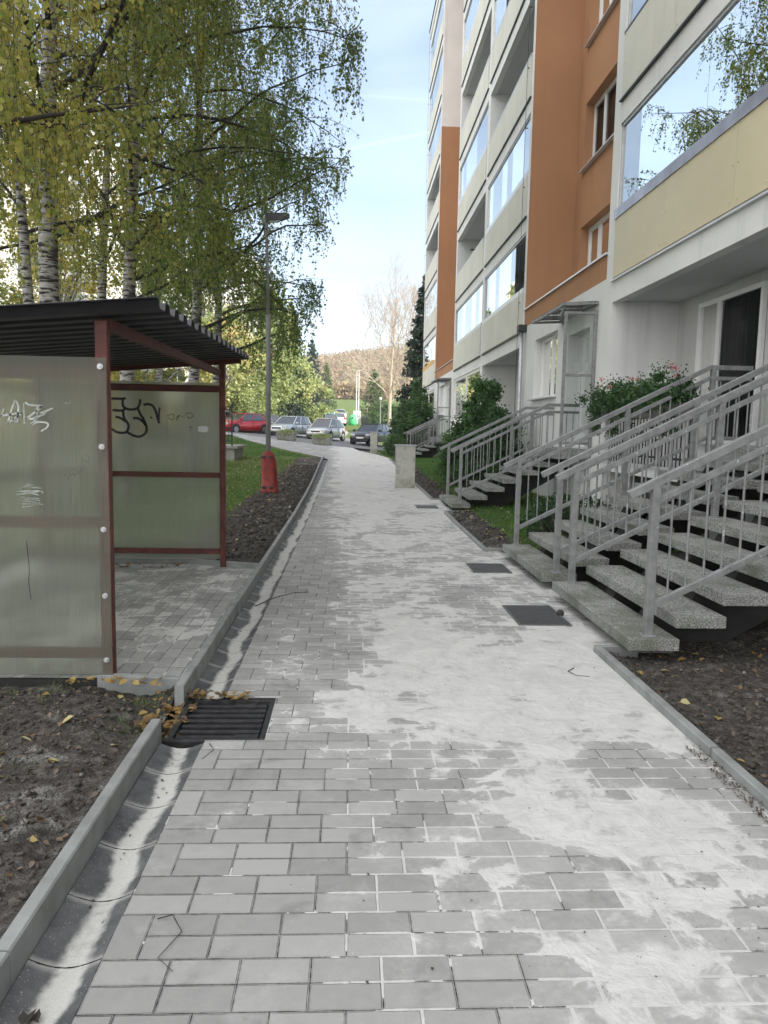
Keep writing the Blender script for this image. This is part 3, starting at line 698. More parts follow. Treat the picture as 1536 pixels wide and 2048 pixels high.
# the orange recess windows: wall with openings
def wall_holes(mb, x0, x1, y0, y1, z0, z1, holes):
    ys_ = sorted({y0, y1}|{h[0] for h in holes}|{h[1] for h in holes}); 
    for ya, yb in zip(ys_[:-1], ys_[1:]):
        hs = sorted([(h[2], h[3]) for h in holes if h[0] <= ya+1e-6 and h[1] >= yb-1e-6]); z = z0
        for (a, c) in hs:
            if a > z: mb.box(x0, x1, ya, yb, z, a)
            z = c
        if z < z1: mb.box(x0, x1, ya, yb, z, z1)
ob2 = MB()
holes = [(14.9, 17.97, F1+.84+PIT*k if k else F1+.5, F1+2.36+PIT*k) for k in range(7)]
wall_holes(ob2, RX+.001, RX+.3, 12.6, 18.49, F1-.02, TOP-.2, holes)
def window(parent, x, y0, y1, z0, z1, glassm='pane', nsplit=2, curtain_backing=None, sill=True, frame='pvc', fw=.065, ratio=None):
    f = MB(); d0, d1 = x, x+.06
    f.box(d0, d1, y0, y1, z1-fw, z1); f.box(d0, d1, y0, y1, z0, z0+fw); f.box(d0, d1, y0, y0+fw, z0+fw, z1-fw); f.box(d0, d1, y1-fw, y1, z0+fw, z1-fw)
    for i in range(1, nsplit):
        y = y0+(y1-y0)*(ratio or i/nsplit); f.box(d0-.004, d1-.004, y-.055, y+.055, z0+fw, z1-fw)
    wo_ = f.build('window', M[frame], parent, bev=.004)
    g = MB()
    for i in range(nsplit):
        a = y0+(y1-y0)*(ratio if ratio and i else i/nsplit); c = y0+(y1-y0)*(ratio if ratio and i == 0 else (i+1)/nsplit)
        g.add([(x+.03, a+.05, z0+.05), (x+.03, c-.05, z0+.05), (x+.03, c-.05, z1-.05), (x+.03, a+.05, z1-.05)], [(0, 1, 2, 3)])
    g.build('pane', M[glassm], wo_)
    if curtain_backing:
        c = MB(); n = int((y1-y0)/.05); V = []
        for i in range(n+1):
            y = y0+.03+(y1-y0-.06)*i/n; V += [(x+.13+.02*math.sin(i*1.7)+.01*math.sin(i*.6), y, z0+.02), (x+.13+.02*math.sin(i*1.7)+.01*math.sin(i*.6), y, z1-.02)]
        c.add(V, [(2*i, 2*i+2, 2*i+3, 2*i+1) for i in range(n)]); c.build('curtain', M[curtain_backing], wo_, True)
    if sill:
        s_ = MB(); s_.box(x-.30, x+.01, y0-.06, y1+.06, z0-.035, z0-.012); s_.build('sill', M['drip'], wo_)
    return wo_
for (a, c, z0, z1) in holes:
    window(bld, RX+.20, a, c, z0+.02, z1, 'pane', 4, 'darkcurtain', z0 > 5, 'pvc', .10)
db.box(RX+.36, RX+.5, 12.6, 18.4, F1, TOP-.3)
wob = MB(); wob.box(RX, RX+.3, 31.3, 37.98, F1, TOP-.2)
# front bands of the two orange cells
def band(y0, y1):
    MB().box(FX-.002, FX+.18, y0, y1, F1+.10, F1+.50).build('orange_wall', M['orange'], bld)
    d = MB(); d.box(FX-.045, FX+.2, y0-.02, y1+.01, F1+.50, F1+.53); d.build('drip_edge', M['drip'], bld)
    sb.box(FX+.18, RX, y0, y1, F1+.28, F1+.48)
band(12.6, 18.515); band(31.3, 38.015)
# loggia cells
conf = {2: 'gGG', 4: 'oWWOWOWW', 5: 'gWOWOWWO', 7: 'gWWOOGGG', 0: 'oGGGGGGG', 1: 'oGGGGGGG'}
conf[2] = 'nGGWGGOG'; conf[4] = 'oWWOPOWW'
for ci, (kind, y0, y1) in enumerate(cells):
    if kind == 'O': continue
    cf = conf[ci]
    lw.box(RX, RX+.2, y0, y1, 1.0, TOP)
    for k in range(8):
        zf = F1+PIT*(k-1)                     # floor drip level of this storey
        zt = zf+PIT
        # slab with white front band under the next storey's drip
        if k == 0: sb.box(FX+.16, RX, y0, y1, 1.10-.18, 1.13)
        wb.box(FX-.001, FX+.16, y0, y1, zt-.345, zt-.01 if k < 7 else TOP)
        sb.box(FX+.16, RX, y0, y1, zt-.31, zt-.05)
        # rear door / window
        z0 = zf+.12 if k else 1.15; 
        ya, yb = y0+(y1-y0)*.14, y0+(y1-y0)*.60
        if ci in (2, 4, 5, 7) and k < 8:
            wy0, wy1, wz0, wz1 = (9.60, 11.42, 1.42+PIT*k, 3.55+PIT*k) if ci == 2 else (ya, yb, z0, zf+2.30)
            w_ = window(bld, RX-.07, wy0, wy1, wz0, wz1, 'pane', 2, None, False, 'pvc', .07, .64 if ci == 2 else None)
            cb = MB(); cb.box(RX-.014, RX-.004, wy0+.05, wy1-.05, wz0+.05, wz1-.05); cb.build('curtain', M['darkcurtain'], w_)  # dark board behind the pane, painted for the unlit room
        if k == 0: continue
        # drip, panel
        d = MB(); d.box(FX-.05, FX+.02, y0-.02 if y0 > 6 else y0, y1+.02, zf-.012, zf+.012)
        ob_ = d.build('drip_edge', M['drip'] if (ci == 2 and k == 1) else M['darkmetal'], bld)
        pm = M['yellowp'] if (ci == 2 and k == 1) else M['cream']
        n = 3; wdt = (y1-y0-.10)/n
        for i in range(n):
            a = y0+.05+wdt*i
            p = MB(); p.box(FX-.028, FX-.014, a+.003, a+wdt-.003, zf+.045, zf+.985)
            if ci == 2 and k < 3:
                for (yy, zz) in [(a+.08+(wdt-.16)*q/3, z) for q in range(4) for z in (zf+.12, zf+.94)]+[(a+.06, zf+.52), (a+wdt-.06, zf+.52)]:
                    p.tube([(FX-.036, yy, zz), (FX-.026, yy, zz)], .011, 7)
            p.build('balcony_panel', pm, bld)
        lw.box(FX-.012, FX+.04, y0, y1, zf+.04, zf+.98)
        s = MB()
        g = cf[k]
        if ci == 2 and k == 1:
            for i in range(3):
                a = y0+(y1-y0)*i/3; s.box(FX-.045, FX+.05, a+.002, a+(y1-y0)/3-.002, zf+.965, zf+1.12)
            s.build('parapet_sheet', M['sill'], bld); zs = 1.12
        else:
            s.box(FX-.03, FX+.05, y0+.02, y1-.02, zf+.985, zf+1.03 if not (ci in (4, 5) and g == 'W') else zf+1.10); s.build('parapet_rail', M['darkmetal'] if (ci == 2) else (M['alu'] if g != 'W' else M['drip']), bld); zs = 1.03
            if ci in (4, 5) and g == 'W': zs = 1.10
        if g in 'GWP':
            f = MB(); z1g = zt-.345; za_, zb2 = zf+zs, z1g
            f.box(FX+.02, FX+.075, y0, y1, zb2-.05, zb2); f.box(FX+.02, FX+.075, y0, y1, za_, za_+.035)
            f.box(FX+.02, FX+.075, y0, y0+.04, za_, zb2); f.box(FX+.02, FX+.075, y1-.04, y1, za_, zb2)
            wo_ = f.build('loggia_glazing', M['alu'], bld)
            gg = MB(); n = 8; lo = y0+(1.3 if (g == 'W' and ci == 4 and k == 1) else (.9 if g == 'P' else .04))
            for i in range(n):
                a = lo+(y1-.04-lo)*i/n; c = lo+(y1-.04-lo)*(i+1)/n
                t = random.uniform(-.0015, .0015)
                if g == 'P' and i in (3, 4): continue
                gg.add([(FX+.045+t, a+.003, za_+.03), (FX+.045-t, c-.003, za_+.03), (FX+.045-t, c-.003, zb2-.04), (FX+.045+t, a+.003, zb2-.04)], [(0, 1, 2, 3)])
            gg.build('pane', M['glass'], wo_)
        if ci in (4, 5) and g == 'O':
            b = MB(); b.bar((FX+.4, y1-.9, zf+1.9), (FX+.75, y1-.9, zf+1.9), .03, .05); b.build('wall_bracket', M['darkmetal'], bld)
s = MB(); s.box(FX-.031, FX-.029, 38.35, YEND-.2, F1+.99, F1+1.2)
s.build('parapet_sheet', M['ochre'], bld)
# ground floor walls
for (y0, y1) in ((12.6, 18.52), (31.3, 38.02)):
    hl = [(y0+2.85, y0+4.75, 2.32, 3.68), (y0+.75, y0+2.05, 1.30, 3.45)]
    wall_holes(wb, FX, FX+.3, y0, y1, -.2, F1+.10, hl)
    h = hl[0]; window(bld, FX+.16, h[0], h[1], h[2], h[3], 'glass', 2, 'curtain', True)
    h = hl[1]; f = MB(); x = FX+.22
    f.box(x, x+.05, h[0], h[1], h[3]-.1, h[3]); f.box(x, x+.05, h[0], h[0]+.1, h[2], h[3]-.1); f.box(x, x+.05, h[1]-.1, h[1], h[2], h[3]-.1); f.box(x, x+.05, h[0]+.1, h[1]-.1, h[2], h[2]+.25); f.box(x-.004, x+.05, h[0]+.95, h[0]+1.05, h[2]+.25, h[3]-.1)
    dd = f.build('entrance_door', M['pvc'], bld); f = MB(); f.add([(x+.02, h[0]+.1, h[2]+.2), (x+.02, h[1]-.1, h[2]+.2), (x+.02, h[1]-.1, h[3]-.1), (x+.02, h[0]+.1, h[3]-.1)], [(0, 1, 2, 3)]); f.build('pane', M['pane'], dd)
    # landing
    f = MB(); f.box(3.66, FX, y0+.35, y0+2.95, 1.08, 1.26); f.build('landing', M['step'], bld, bev=.005)
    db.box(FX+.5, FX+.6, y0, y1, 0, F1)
for (y0, y1) in ((18.72, 24.35), (24.72, 31.0), (38.3, YEND-.15)):
    wb.box(FX, FX+.2, y0, y1, -.2, 2.0); 
    if y0 > 20:
        f = MB(); f.box(FX+.03, FX+.09, y0, y1, 3.58, 3.68); f.box(FX+.03, FX+.09, y0, y1, 2.0, 2.06); f.box(FX+.03, FX+.09, y0, y0+.06, 2.06, 3.58); f.box(FX+.03, FX+.09, y1-.06, y1, 2.06, 3.58); f.box(FX+.03, FX+.09, (y0+y1)/2-.05, (y0+y1)/2+.05, 2.06, 3.58)
        q = f.build('loggia_glazing', M['pvc'], bld); f = MB(); f.add([(FX+.06, y0, 2.03), (FX+.06, y1, 2.03), (FX+.06, y1, 3.6), (FX+.06, y0, 3.6)], [(0, 1, 2, 3)]); f.build('pane', M['glass'], q)
# near loggia floor slab, fence behind the flowers, landing behind the steps
f = MB(); f.box(FX-.02, RX, 8.98, 12.27, .93, 1.10); f.build('loggia_floor', M['white'], bld)
f = MB(); f.box(FX-.06, FX-.02, 8.98, 12.3, 1.075, 1.105); f.build('drip_edge', M['drip'], bld)
f = MB(); f.box(4.39, RX, 4.6, 8.96, 1.24, 1.415); f.build('landing', M['step'], bld, bev=.006)
for (xx, yy) in ((4.6, 12.0), (4.9, 10.4), (4.7, 9.2), (5.1, 7.0)):
    f = MB(); f.box(xx, xx+.3, yy-.15, yy+.15, -.3, .93); f.build('support_post', M['concrete'], bld)
lw.box(5.9, 6.1, -6, 12.3, -.5, 1.25)
f = MB(); f.bar((FX+.02, 9.05, 2.02), (FX+.02, 12.25, 2.02), .03, .03); f.bar((FX+.02, 9.05, 1.22), (FX+.02, 12.25, 1.22), .03, .03)
y = 9.1
while y < 12.2: f.bar((FX+.02, y, 1.10), (FX+.02, y, 2.01), .014, .014, (0, 1, 0)); y += .115
f.build('loggia_fence', M['fence_dark'], bld)
f = MB(); f.box(RX-.012, RX, 9.15, 9.45, 3.05, 3.36); f.build('wall_plate', M['drip'], bld)
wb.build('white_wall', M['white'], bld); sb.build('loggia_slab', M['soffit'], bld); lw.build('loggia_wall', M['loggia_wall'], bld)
ob2.build('orange_wall', M['orange'], bld)
wob.build('orange_wall', M['orange'], bld); db.build('inner_void', M['dark'], bld)
# rain pipe with black head, lightning wire at the end corners
f = MB(); f.tube([(FX-.10, 18.34, -.1), (FX-.10, 18.34, 4.0)], .05, 10)
dp_ = f.build('rain_pipe', M['alu'], bld, True); f = MB(); f.box(FX-.2, FX-.0, 18.22, 18.46, 4.0, 4.16); f.build('pipe_head', M['blackplastic'], dp_)
for yy, xx in ((YEND-.05, FX-.07), (18.95, FX-.07)):
    f = MB(); f.tube([(xx, yy, .3), (xx, yy, TOP+.4)], .006, 5)
    z = 2.
    while z < TOP: f.bar((xx, yy, z), (FX, yy, z), .02, .02); z += 1.4
    f.build('lightning_wire', M['darkmetal'], bld)
# concrete parapet ends: horizontal joint lines on pilasters are left to the render texture
# porches
def porch(y0, paper):
    p = wthing('glass_porch', 'steel and glass porch screen with canopy, '+('two paper notices hanging inside' if paper else 'the far one behind the round bush'), 'porch', (4.0, y0, 1.26), 'entrance porches')
    f = MB(); t = .05; x0, x1 = 3.69, 4.262
    f.box(x0, x0+t, y0-.025, y0+.025, 1.26, 3.64); f.box(x1-t, x1, y0-.025, y0+.025, 1.26, 3.68); f.box(x0+t, x1-t, y0-.024, y0+.024, 3.60, 3.64); f.box(x0+t, x1-t, y0-.024, y0+.024, 2.53, 2.58); f.box(x0+t, x1-t, y0-.024, y0+.024, 1.34, 1.39)
    fr = f.build('frame', M['galv'], p, bev=.003)
    f = MB(); f.add([(x0+t, y0, 1.39), (x1-t, y0, 1.39), (x1-t, y0, 3.6), (x0+t, y0, 3.6)], [(0, 1, 2, 3)]); f.build('pane', M['clear'], fr)
    f = MB(); y1 = y0+2.24
    def zc(x): return 3.76+.035*(x-3.67)/.6
    for xx in (3.67, 4.235): f.bar((xx, y0-.03, zc(xx)), (xx, y1, zc(xx)-.0), .05, .05)
    for yy in (y0-.02, y0+.74, y0+1.48, y1): f.bar((3.67, yy, zc(3.67)-.002), (4.26, yy, zc(4.26)-.002), .045, .045)
    f.bar((3.70, y0+.3, 3.60), (3.70, y0+.02, 3.72), .04, .04)
    cf_ = f.build('canopy_frame', M['galv'], p, bev=.003)
    f = MB(); f.add([(3.64, y0-.05, zc(3.64)+.03), (4.265, y0-.05, zc(4.265)+.03), (4.265, y1+.03, zc(4.265)+.03), (3.64, y1+.03, zc(3.64)+.03)], [(0, 1, 2, 3)]); f.build('canopy_pane', M['clear'], cf_)
    if paper:
        for xx in (3.90, 4.03):
            f = MB(); f.box(xx, xx+.11, y0+.004, y0+.006, 2.62, 2.77); f.build('paper_notice', M['paper'], p)
porch(12.96, True); porch(31.75, False)

# ------------------------------------------------------------ bin shelter
W = [[(-1.93, 1.6), (-1.95, 1.55)], [(-1.95, 1.56), (-1.9, 1.57), (-1.83, 1.58)], [(-1.91, 1.52), (-1.89, 1.59), (-1.87, 1.64), (-1.86, 1.64), (-1.85, 1.61), (-1.86, 1.52)], [(-1.91, 1.52), (-1.87, 1.55), (-1.83, 1.58)], [(-1.9, 1.57), (-1.86, 1.52)], [(-1.82, 1.63), (-1.82, 1.52)], [(-1.81, 1.64), (-1.79, 1.625), (-1.72, 1.62), (-1.75, 1.605), (-1.75, 1.58), (-1.73, 1.58), (-1.66, 1.61)], [(-1.81, 1.55), (-1.77, 1.55), (-1.73, 1.58)], [(-1.81, 1.55), (-1.78, 1.57), (-1.72, 1.62)], [(-1.75, 1.55), (-1.79, 1.51), (-1.75, 1.53), (-1.71, 1.53), (-1.69, 1.52), (-1.7, 1.5), (-1.73, 1.48)], [(-1.76, 1.55), (-1.7, 1.58)]]
W2 = [[(-1.86, 1.15), (-1.8, 1.19)], [(-1.85, 1.16), (-1.78, 1.18)], [(-1.8, 1.165), (-1.73, 1.16)], [(-1.87, 1.14), (-1.75, 1.145), (-1.73, 1.13)], [(-1.88, 1.12), (-1.83, 1.13), (-1.75, 1.14)], [(-1.87, 1.12), (-1.8, 1.13), (-1.75, 1.12)], [(-1.85, 1.11), (-1.75, 1.1)], [(-1.84, 1.08), (-1.82, 1.11), (-1.82, 1.08)], [(-1.84, 1.085), (-1.75, 1.08)], [(-1.81, 1.1), (-1.75, 1.09)], [(-1.85, 1.07), (-1.73, 1.07)], [(-1.85, 1.05), (-1.79, 1.06)], [(-1.6, 1.64), (-1.56, 1.64)], [(-1.57, 1.63), (-1.56, 1.66)]]
B1 = [[(-1.47, 1.33), (-1.475, 1.32), (-1.49, 1.317), (-1.505, 1.325), (-1.51, 1.34), (-1.495, 1.352), (-1.48, 1.35), (-1.47, 1.34), (-1.47, 1.33)], [(-1.61, 1.23), (-1.6, 1.24), (-1.59, 1.21), (-1.58, 1.25), (-1.57, 1.23), (-1.56, 1.25), (-1.55, 1.23), (-1.54, 1.26), (-1.53, 1.24), (-1.52, 1.27)]]
FG = [[(-2.5, 1.8), (-2.38, 1.8), (-2.35, 1.81)], [(-2.38, 1.8), (-2.38, 1.73), (-2.35, 1.7), (-2.3, 1.69), (-2.24, 1.7), (-2.21, 1.74), (-2.2, 1.8)], [(-2.49, 1.68), (-2.38, 1.68), (-2.36, 1.72)], [(-2.38, 1.68), (-2.37, 1.6), (-2.33, 1.54), (-2.33, 1.49), (-2.36, 1.45), (-2.44, 1.45), (-2.51, 1.49)], [(-2.46, 1.61), (-2.41, 1.6), (-2.35, 1.56)], [(-2.23, 1.71), (-2.2, 1.64), (-2.17, 1.59), (-2.14, 1.51), (-2.15, 1.45), (-2.21, 1.41), (-2.28, 1.42), (-2.35, 1.46)], [(-2.28, 1.6), (-2.23, 1.6), (-2.18, 1.57), (-2.14, 1.52)], [(-2.17, 1.74), (-2.12, 1.75), (-2.07, 1.73), (-2.04, 1.67), (-2.02, 1.59), (-2.01, 1.55)], [(-2.1, 1.62), (-2.08, 1.6)]]
FV = [[(-2.0, 1.72), (-2.01, 1.64), (-2.01, 1.56)]]
GM = [[(-1.93, 1.63), (-1.86, 1.65), (-1.87, 1.59), (-1.92, 1.62)], [(-1.84, 1.6), (-1.8, 1.64), (-1.83, 1.58)], [(-1.81, 1.64), (-1.74, 1.62)], [(-1.74, 1.64), (-1.7, 1.67), (-1.65, 1.64), (-1.7, 1.61), (-1.71, 1.64)], [(-1.68, 1.53), (-1.68, 1.48)], [(-1.7, 1.52), (-1.66, 1.52)]]
def smooth_line(pts, n=5):
    if len(pts) < 3: return pts
    P = [pts[0]]+list(pts)+[pts[-1]]; out = []
    for i in range(1, len(P)-2):
        for j in range(n):
            t = j/n; a, b, c, d = P[i-1:i+3]
            out.append(tuple(.5*((2*b[q])+(-a[q]+c[q])*t+(2*a[q]-5*b[q]+4*c[q]-d[q])*t*t+(-a[q]+3*b[q]-3*c[q]+d[q])*t**3) for q in (0, 1)))
    out.append(pts[-1]); return out
def strokes(name, lines, y, wdt, mat, parent):
    b = MB()
    for ln in lines:
        ln = smooth_line(ln); L_ = []; R_ = []
        for i, p in enumerate(ln):
            a = ln[max(i-1, 0)]; c = ln[min(i+1, len(ln)-1)]; dx, dz = c[0]-a[0], c[1]-a[1]; l = math.hypot(dx, dz) or 1
            ww = wdt*(1 if 0 < i < len(ln)-1 else .6)/2
            L_.append((p[0]-dz/l*ww, y, p[1]+dx/l*ww)); R_.append((p[0]+dz/l*ww, y, p[1]-dx/l*ww))
        n = len(ln); b.add(L_+R_, [(i, i+1, n+i+1, n+i) for i in range(n-1)])
    return b.build(name, mat, parent)
sh = wthing('bin_shelter', 'maroon steel shelter with ribbed translucent panels, graffiti and a dark corrugated roof', 'shelter', (-2.2, 6.1, 0))
XL = -3.25
def post(x0, x1, y0, y1, z1): b = MB(); b.box(x0, x1, y0, y1, 0, z1); b.build('post', M['redsteel'], sh, bev=.003)
post(-1.432, -1.362, 4.262, 4.31, 2.10); post(-1.372, -1.315, 7.85, 7.91, 2.20); post(XL, XL+.06, 4.262, 4.31, 1.96); post(XL, XL+.06, 7.85, 7.91, 2.08)
def rail(x0, x1, y0, y1, z0, z1, nm='rail'): b = MB(); b.box(x0, x1, y0, y1, z0, z1); b.build(nm, M['redsteel'], sh, bev=.003)
for (z0, z1) in ((1.775, 1.845), (.930, .995), (.165, .225)): rail(XL+.06, -1.434, 4.265, 4.305, z0, z1)
for (z0, z1) in ((1.885, 1.955), (.99, 1.045), (.175, .23)): rail(XL+.06, -1.374, 7.862, 7.905, z0, z1)
for z in (1.85, 1.0, .2): rail(XL+.01, XL+.05, 4.31, 7.85, z, z+.05)
rail(-1.40, -1.35, 4.31, 7.85, 2.055, 2.115, 'roof_beam')
b = MB(); b.bar((XL-.05, 7.88, 2.035), (-1.15, 7.88, 2.215), .045, .05, (0, 0, 1)); b.build('roof_beam', M['redsteel'], sh)
def panel(x0, x1, y, z0, z1, mt='ribbed'):
    b = MB(); b.box(x0, x1, y-.004, y+.004, z0, z1); return b.build('panel', M[mt], sh)
p1 = panel(XL+.0, -1.366, 4.245, .075, 1.895)
strokes('graffiti', W, 4.2385, .011, M['whitepaint'], p1); strokes('graffiti', W2, 4.2383, .005, M['whitepaint'], p1); strokes('graffiti', B1, 4.2381, .0022, M['greymark'], p1)
strokes('graffiti', [[(-1.83, .86), (-1.82, .70), (-1.825, .62), (-1.815, .52)]], 4.2384, .004, M['blackpaint'], p1)
p2 = panel(XL+.0, -1.33, 7.915, .115, 1.985, 'ribbed_far')
strokes('graffiti', FG, 7.9085, .026, M['blackpaint'], p2); strokes('graffiti', FV, 7.9083, .022, M['violet'], p2); strokes('graffiti', GM, 7.9086, .008, M['greymark'], p2)
b = MB(); b.box(-1.60, -1.50, 7.9070, 7.9090, 1.47, 1.53); b.build('sticker', M['alu'], p2)
n = N('dark_back_panel', .5); 
b = MB(); b.box(XL-.012, XL-.004, 4.31, 7.85, .1, 1.9); b.build('panel', M['ribbed'], sh)
for z in (1.845, 1.40, .93, .545, .165):
    b = MB(); b.tube([(-1.397, 4.240, z), (-1.397, 4.234, z)], .0165, 14); b.tube([(-1.397, 4.235, z), (-1.397, 4.226, z)], .009, 6); b.build('bolt', M['alu'], sh)
# corrugated roof: corrugations run across the shelter and show as teeth along its edge
def roofz(x, y): return 2.15+(x+1.05)*.085+(y-4.05)*.029
V = []; ny = 17; prof = [(0, 0), (.30, 0), (.42, 1), (.88, 1), (1.0, 0)]
ysr = []
for i in range(ny):
    for (t, h) in prof[:-1]: ysr.append((4.05+4.25*(i+t)/ny, h))
ysr.append((4.05+4.25, 0))
b = MB(); Vt = []; xsr = [XL-.25, -1.05]
for (y, h) in ysr:
    for x in (XL-.25, -1.04-.08*(y-4.05)/4.25): Vt.append((x, y, roofz(x, y)+.048*(1-h)))
n_ = len(ysr); b.add(Vt, [(2*i, 2*i+1, 2*i+3, 2*i+2) for i in range(n_-1)])
ro = b.build('roof', M['corr'], sh); md = ro.modifiers.new('thick', 'SOLIDIFY'); md.thickness = .004
b = MB(); b.box(XL-.1, -1.44, 4.275, 4.32, -.12, .03); b.build('plinth', M['undersoil'], sh)

# ------------------------------------------------------------ street lamp with a red base cover
lz = tzf(-1.8, 16.4)+.03
lp = wthing('street_lamp', 'grey street lamp post with slim head, its foot boxed in a red cover', 'street lamp', (-1.80, 16.4, lz))
b = MB(); b.tube([(-1.80, 16.4, lz), (-1.805, 16.4, lz+3.75), (-1.815, 16.4, lz+3.85)], [.056, .056, .056], 14); b.tube([(-1.812, 16.4, lz+3.8), (-1.85, 16.4, 6.02)], [.037, .033], 12); b.build('pole', M['lampgrey'], lp, True)
b = MB(); b.prism([(-1.88, 6.00), (-1.84, 5.90), (-1.52, 5.93), (-1.36, 5.99), (-1.36, 6.07), (-1.52, 6.08), (-1.86, 6.07)], 'y', 16.34, 16.46); b.build('lamp_head', M['darkgrey'], lp, bev=.01)
b = MB(); b.prism([(-1.80, 5.895), (-1.78, 5.885), (-1.58, 5.905), (-1.56, 5.92)], 'y', 16.34, 16.46); b.build('lens', M['lamp_clear'], lp)
b = MB(); rings = []
for t, w0, w1, dpt, xs_ in ((0, -.19, .195, .16, .035), (.08, -.20, .20, .17, .03), (.10, -.185, .19, .15, .03), (.5, -.17, .18, .14, .02), (.72, -.165, .165, .13, .01), (.80, -.16, .155, .12, 0), (.88, -.13, .12, .10, 0), (.94, -.07, .07, .07, 0)):
    z = lz-.03+t; c = -1.80+xs_
    rings.append([Vector((c+(w0 if math.cos(a) < 0 else w1)*abs(math.cos(a))**.7*(1), 16.4+dpt*math.copysign(abs(math.sin(a))**.7, math.sin(a)), z)) if True else 0 for a in [2*math.pi*k/20 for k in range(20)]])
for r_ in rings:
    for k, a in enumerate([2*math.pi*q/20 for q in range(20)]):
        cx = -1.80; 
b.loft(rings); b.build('base_cover', M['coverred'], lp, True)
for (dx, z) in ((-.10, lz+.77), (.06, lz+.77), (-.09, lz+.10), (.07, lz+.10)):
    b = MB(); b.box(-1.79+dx-.045, -1.79+dx+.045, 16.225, 16.30, z, z+.05); b.build('cover_slot', M['blackplastic'], lp, bev=.01)

# ------------------------------------------------------------ utility pillars
def pil(x0, x1, y, z0, h, label, d=.30):
    p = wthing('utility_pillar', label, 'pillar', ((x0+x1)/2, y, z0), 'rendered utility pillars by the path')
    b = MB(); b.box(x0, x1, y, y+d, z0-.1, z0+h); b.build('body', M['pillar'], p, bev=.008)
    b = MB(); b.box(x0-.035, x1+.03, y-.03, y+d+.03, z0+h, z0+h+.022); b.build('cap', M['capm'], p, bev=.006)
    b = MB(); b.box(x0-.012, x0-.001, y+.04, y+d-.04, z0+.55, z0+h-.1); b.build('door', M['lampgrey'], p)
pil(1.14, 1.62, 18.3, tzf(0, 18.3)-.01, 1.06, 'stained rendered utility pillar with metal cap standing on the edge of the path')
pil(1.06, 1.42, 39.0, tzf(1.2, 39)+.02, 1.12, 'farther rendered utility pillar on the lawn in front of the black car', .25)

# ------------------------------------------------------------ leaves
def leaf_quads(P, size, down=.0, fold=.25, wid=.75, rs=RS):
    n = len(P); s = (size*(.7+.6*rs.rand(n)))[:, None]
    d = rs.normal(size=(n, 3)); d[:, 2] -= down*2; d /= np.linalg.norm(d, axis=1)[:, None]
    r = rs.normal(size=(n, 3)); a = np.cross(d, r); a /= np.linalg.norm(a, axis=1)[:, None]; nn = np.cross(a, d)
    base = P; mid = P+d*s*.42; tip = P+d*s
    V = np.stack([base, mid-a*s*wid*.5+nn*s*fold*.3, tip, mid+a*s*wid*.5+nn*s*fold*.3], 1).reshape(-1, 3)
    Fc = np.arange(4*n).reshape(-1, 4); return V, Fc
def leaves(name, P, size, mat, parent, tint, down=.0, wid=.75):
    P = np.asarray(P, float); V, Fc = leaf_quads(P, size, down, wid=wid)
    return mesh_obj(name, V, Fc, mat, parent, False, attr=np.repeat(np.clip(tint, 0, 1), 4))
def tubes_np(name, paths, mat, parent, n=3):
    """many thin tubes: paths = list of (pts array (k,3), radii array)"""
    Vs = []; Fs = []; off = 0; ang = np.arange(n)*2*np.pi/n
    for P, r in paths:
        P = np.asarray(P, float); k = len(P); d = np.gradient(P, axis=0); d /= np.linalg.norm(d, axis=1)[:, None]+1e-9
        ref = np.array([.3, .5, .81]); a = np.cross(d, ref); a /= np.linalg.norm(a, axis=1)[:, None]+1e-9; b_ = np.cross(d, a)
        ring = P[:, None, :]+(a[:, None, :]*np.cos(ang)[None, :, None]+b_[:, None, :]*np.sin(ang)[None, :, None])*np.asarray(r)[:, None, None]
        Vs.append(ring.reshape(-1, 3)); i = np.arange(k-1)[:, None]*n; j = np.arange(n)[None, :]
        Fs.append(np.stack([i+j, i+(j+1) % n, i+n+(j+1) % n, i+n+j], -1).reshape(-1, 4)+off); off += k*n
    return mesh_obj(name, np.concatenate(Vs), np.concatenate(Fs), mat, parent, True)
def curve(p, d, L, n, droop, wander, rs, up=0):
    pts = [np.array(p, float)]; d = np.array(d, float); d /= np.linalg.norm(d)
    for i in range(n):
        d = d+rs.normal(size=3)*wander+np.array([0, 0, -droop+up]); d /= np.linalg.norm(d); pts.append(pts[-1]+d*L/n)
    return np.array(pts)
def xbound(y, z):                                  # right-hand edge of the birch row: leans out over the path higher up
    far_ = np.interp(z, [2.2, 3.4, 4.2, 5.2, 6.5, 8.0, 10, 14], [-1.9, -1.45, -.95, -.62, -.35, .15, .3, -.6])-.03*np.clip(y-13, 0, 14)
    near_ = np.interp(z, [2.2, 4.0, 5.0, 5.8, 6.6, 7.4, 10, 14], [-2.5, -2.0, -1.75, -1.4, -.7, .1, .3, -.6])
    return np.where(y < 16.8, near_, far_)
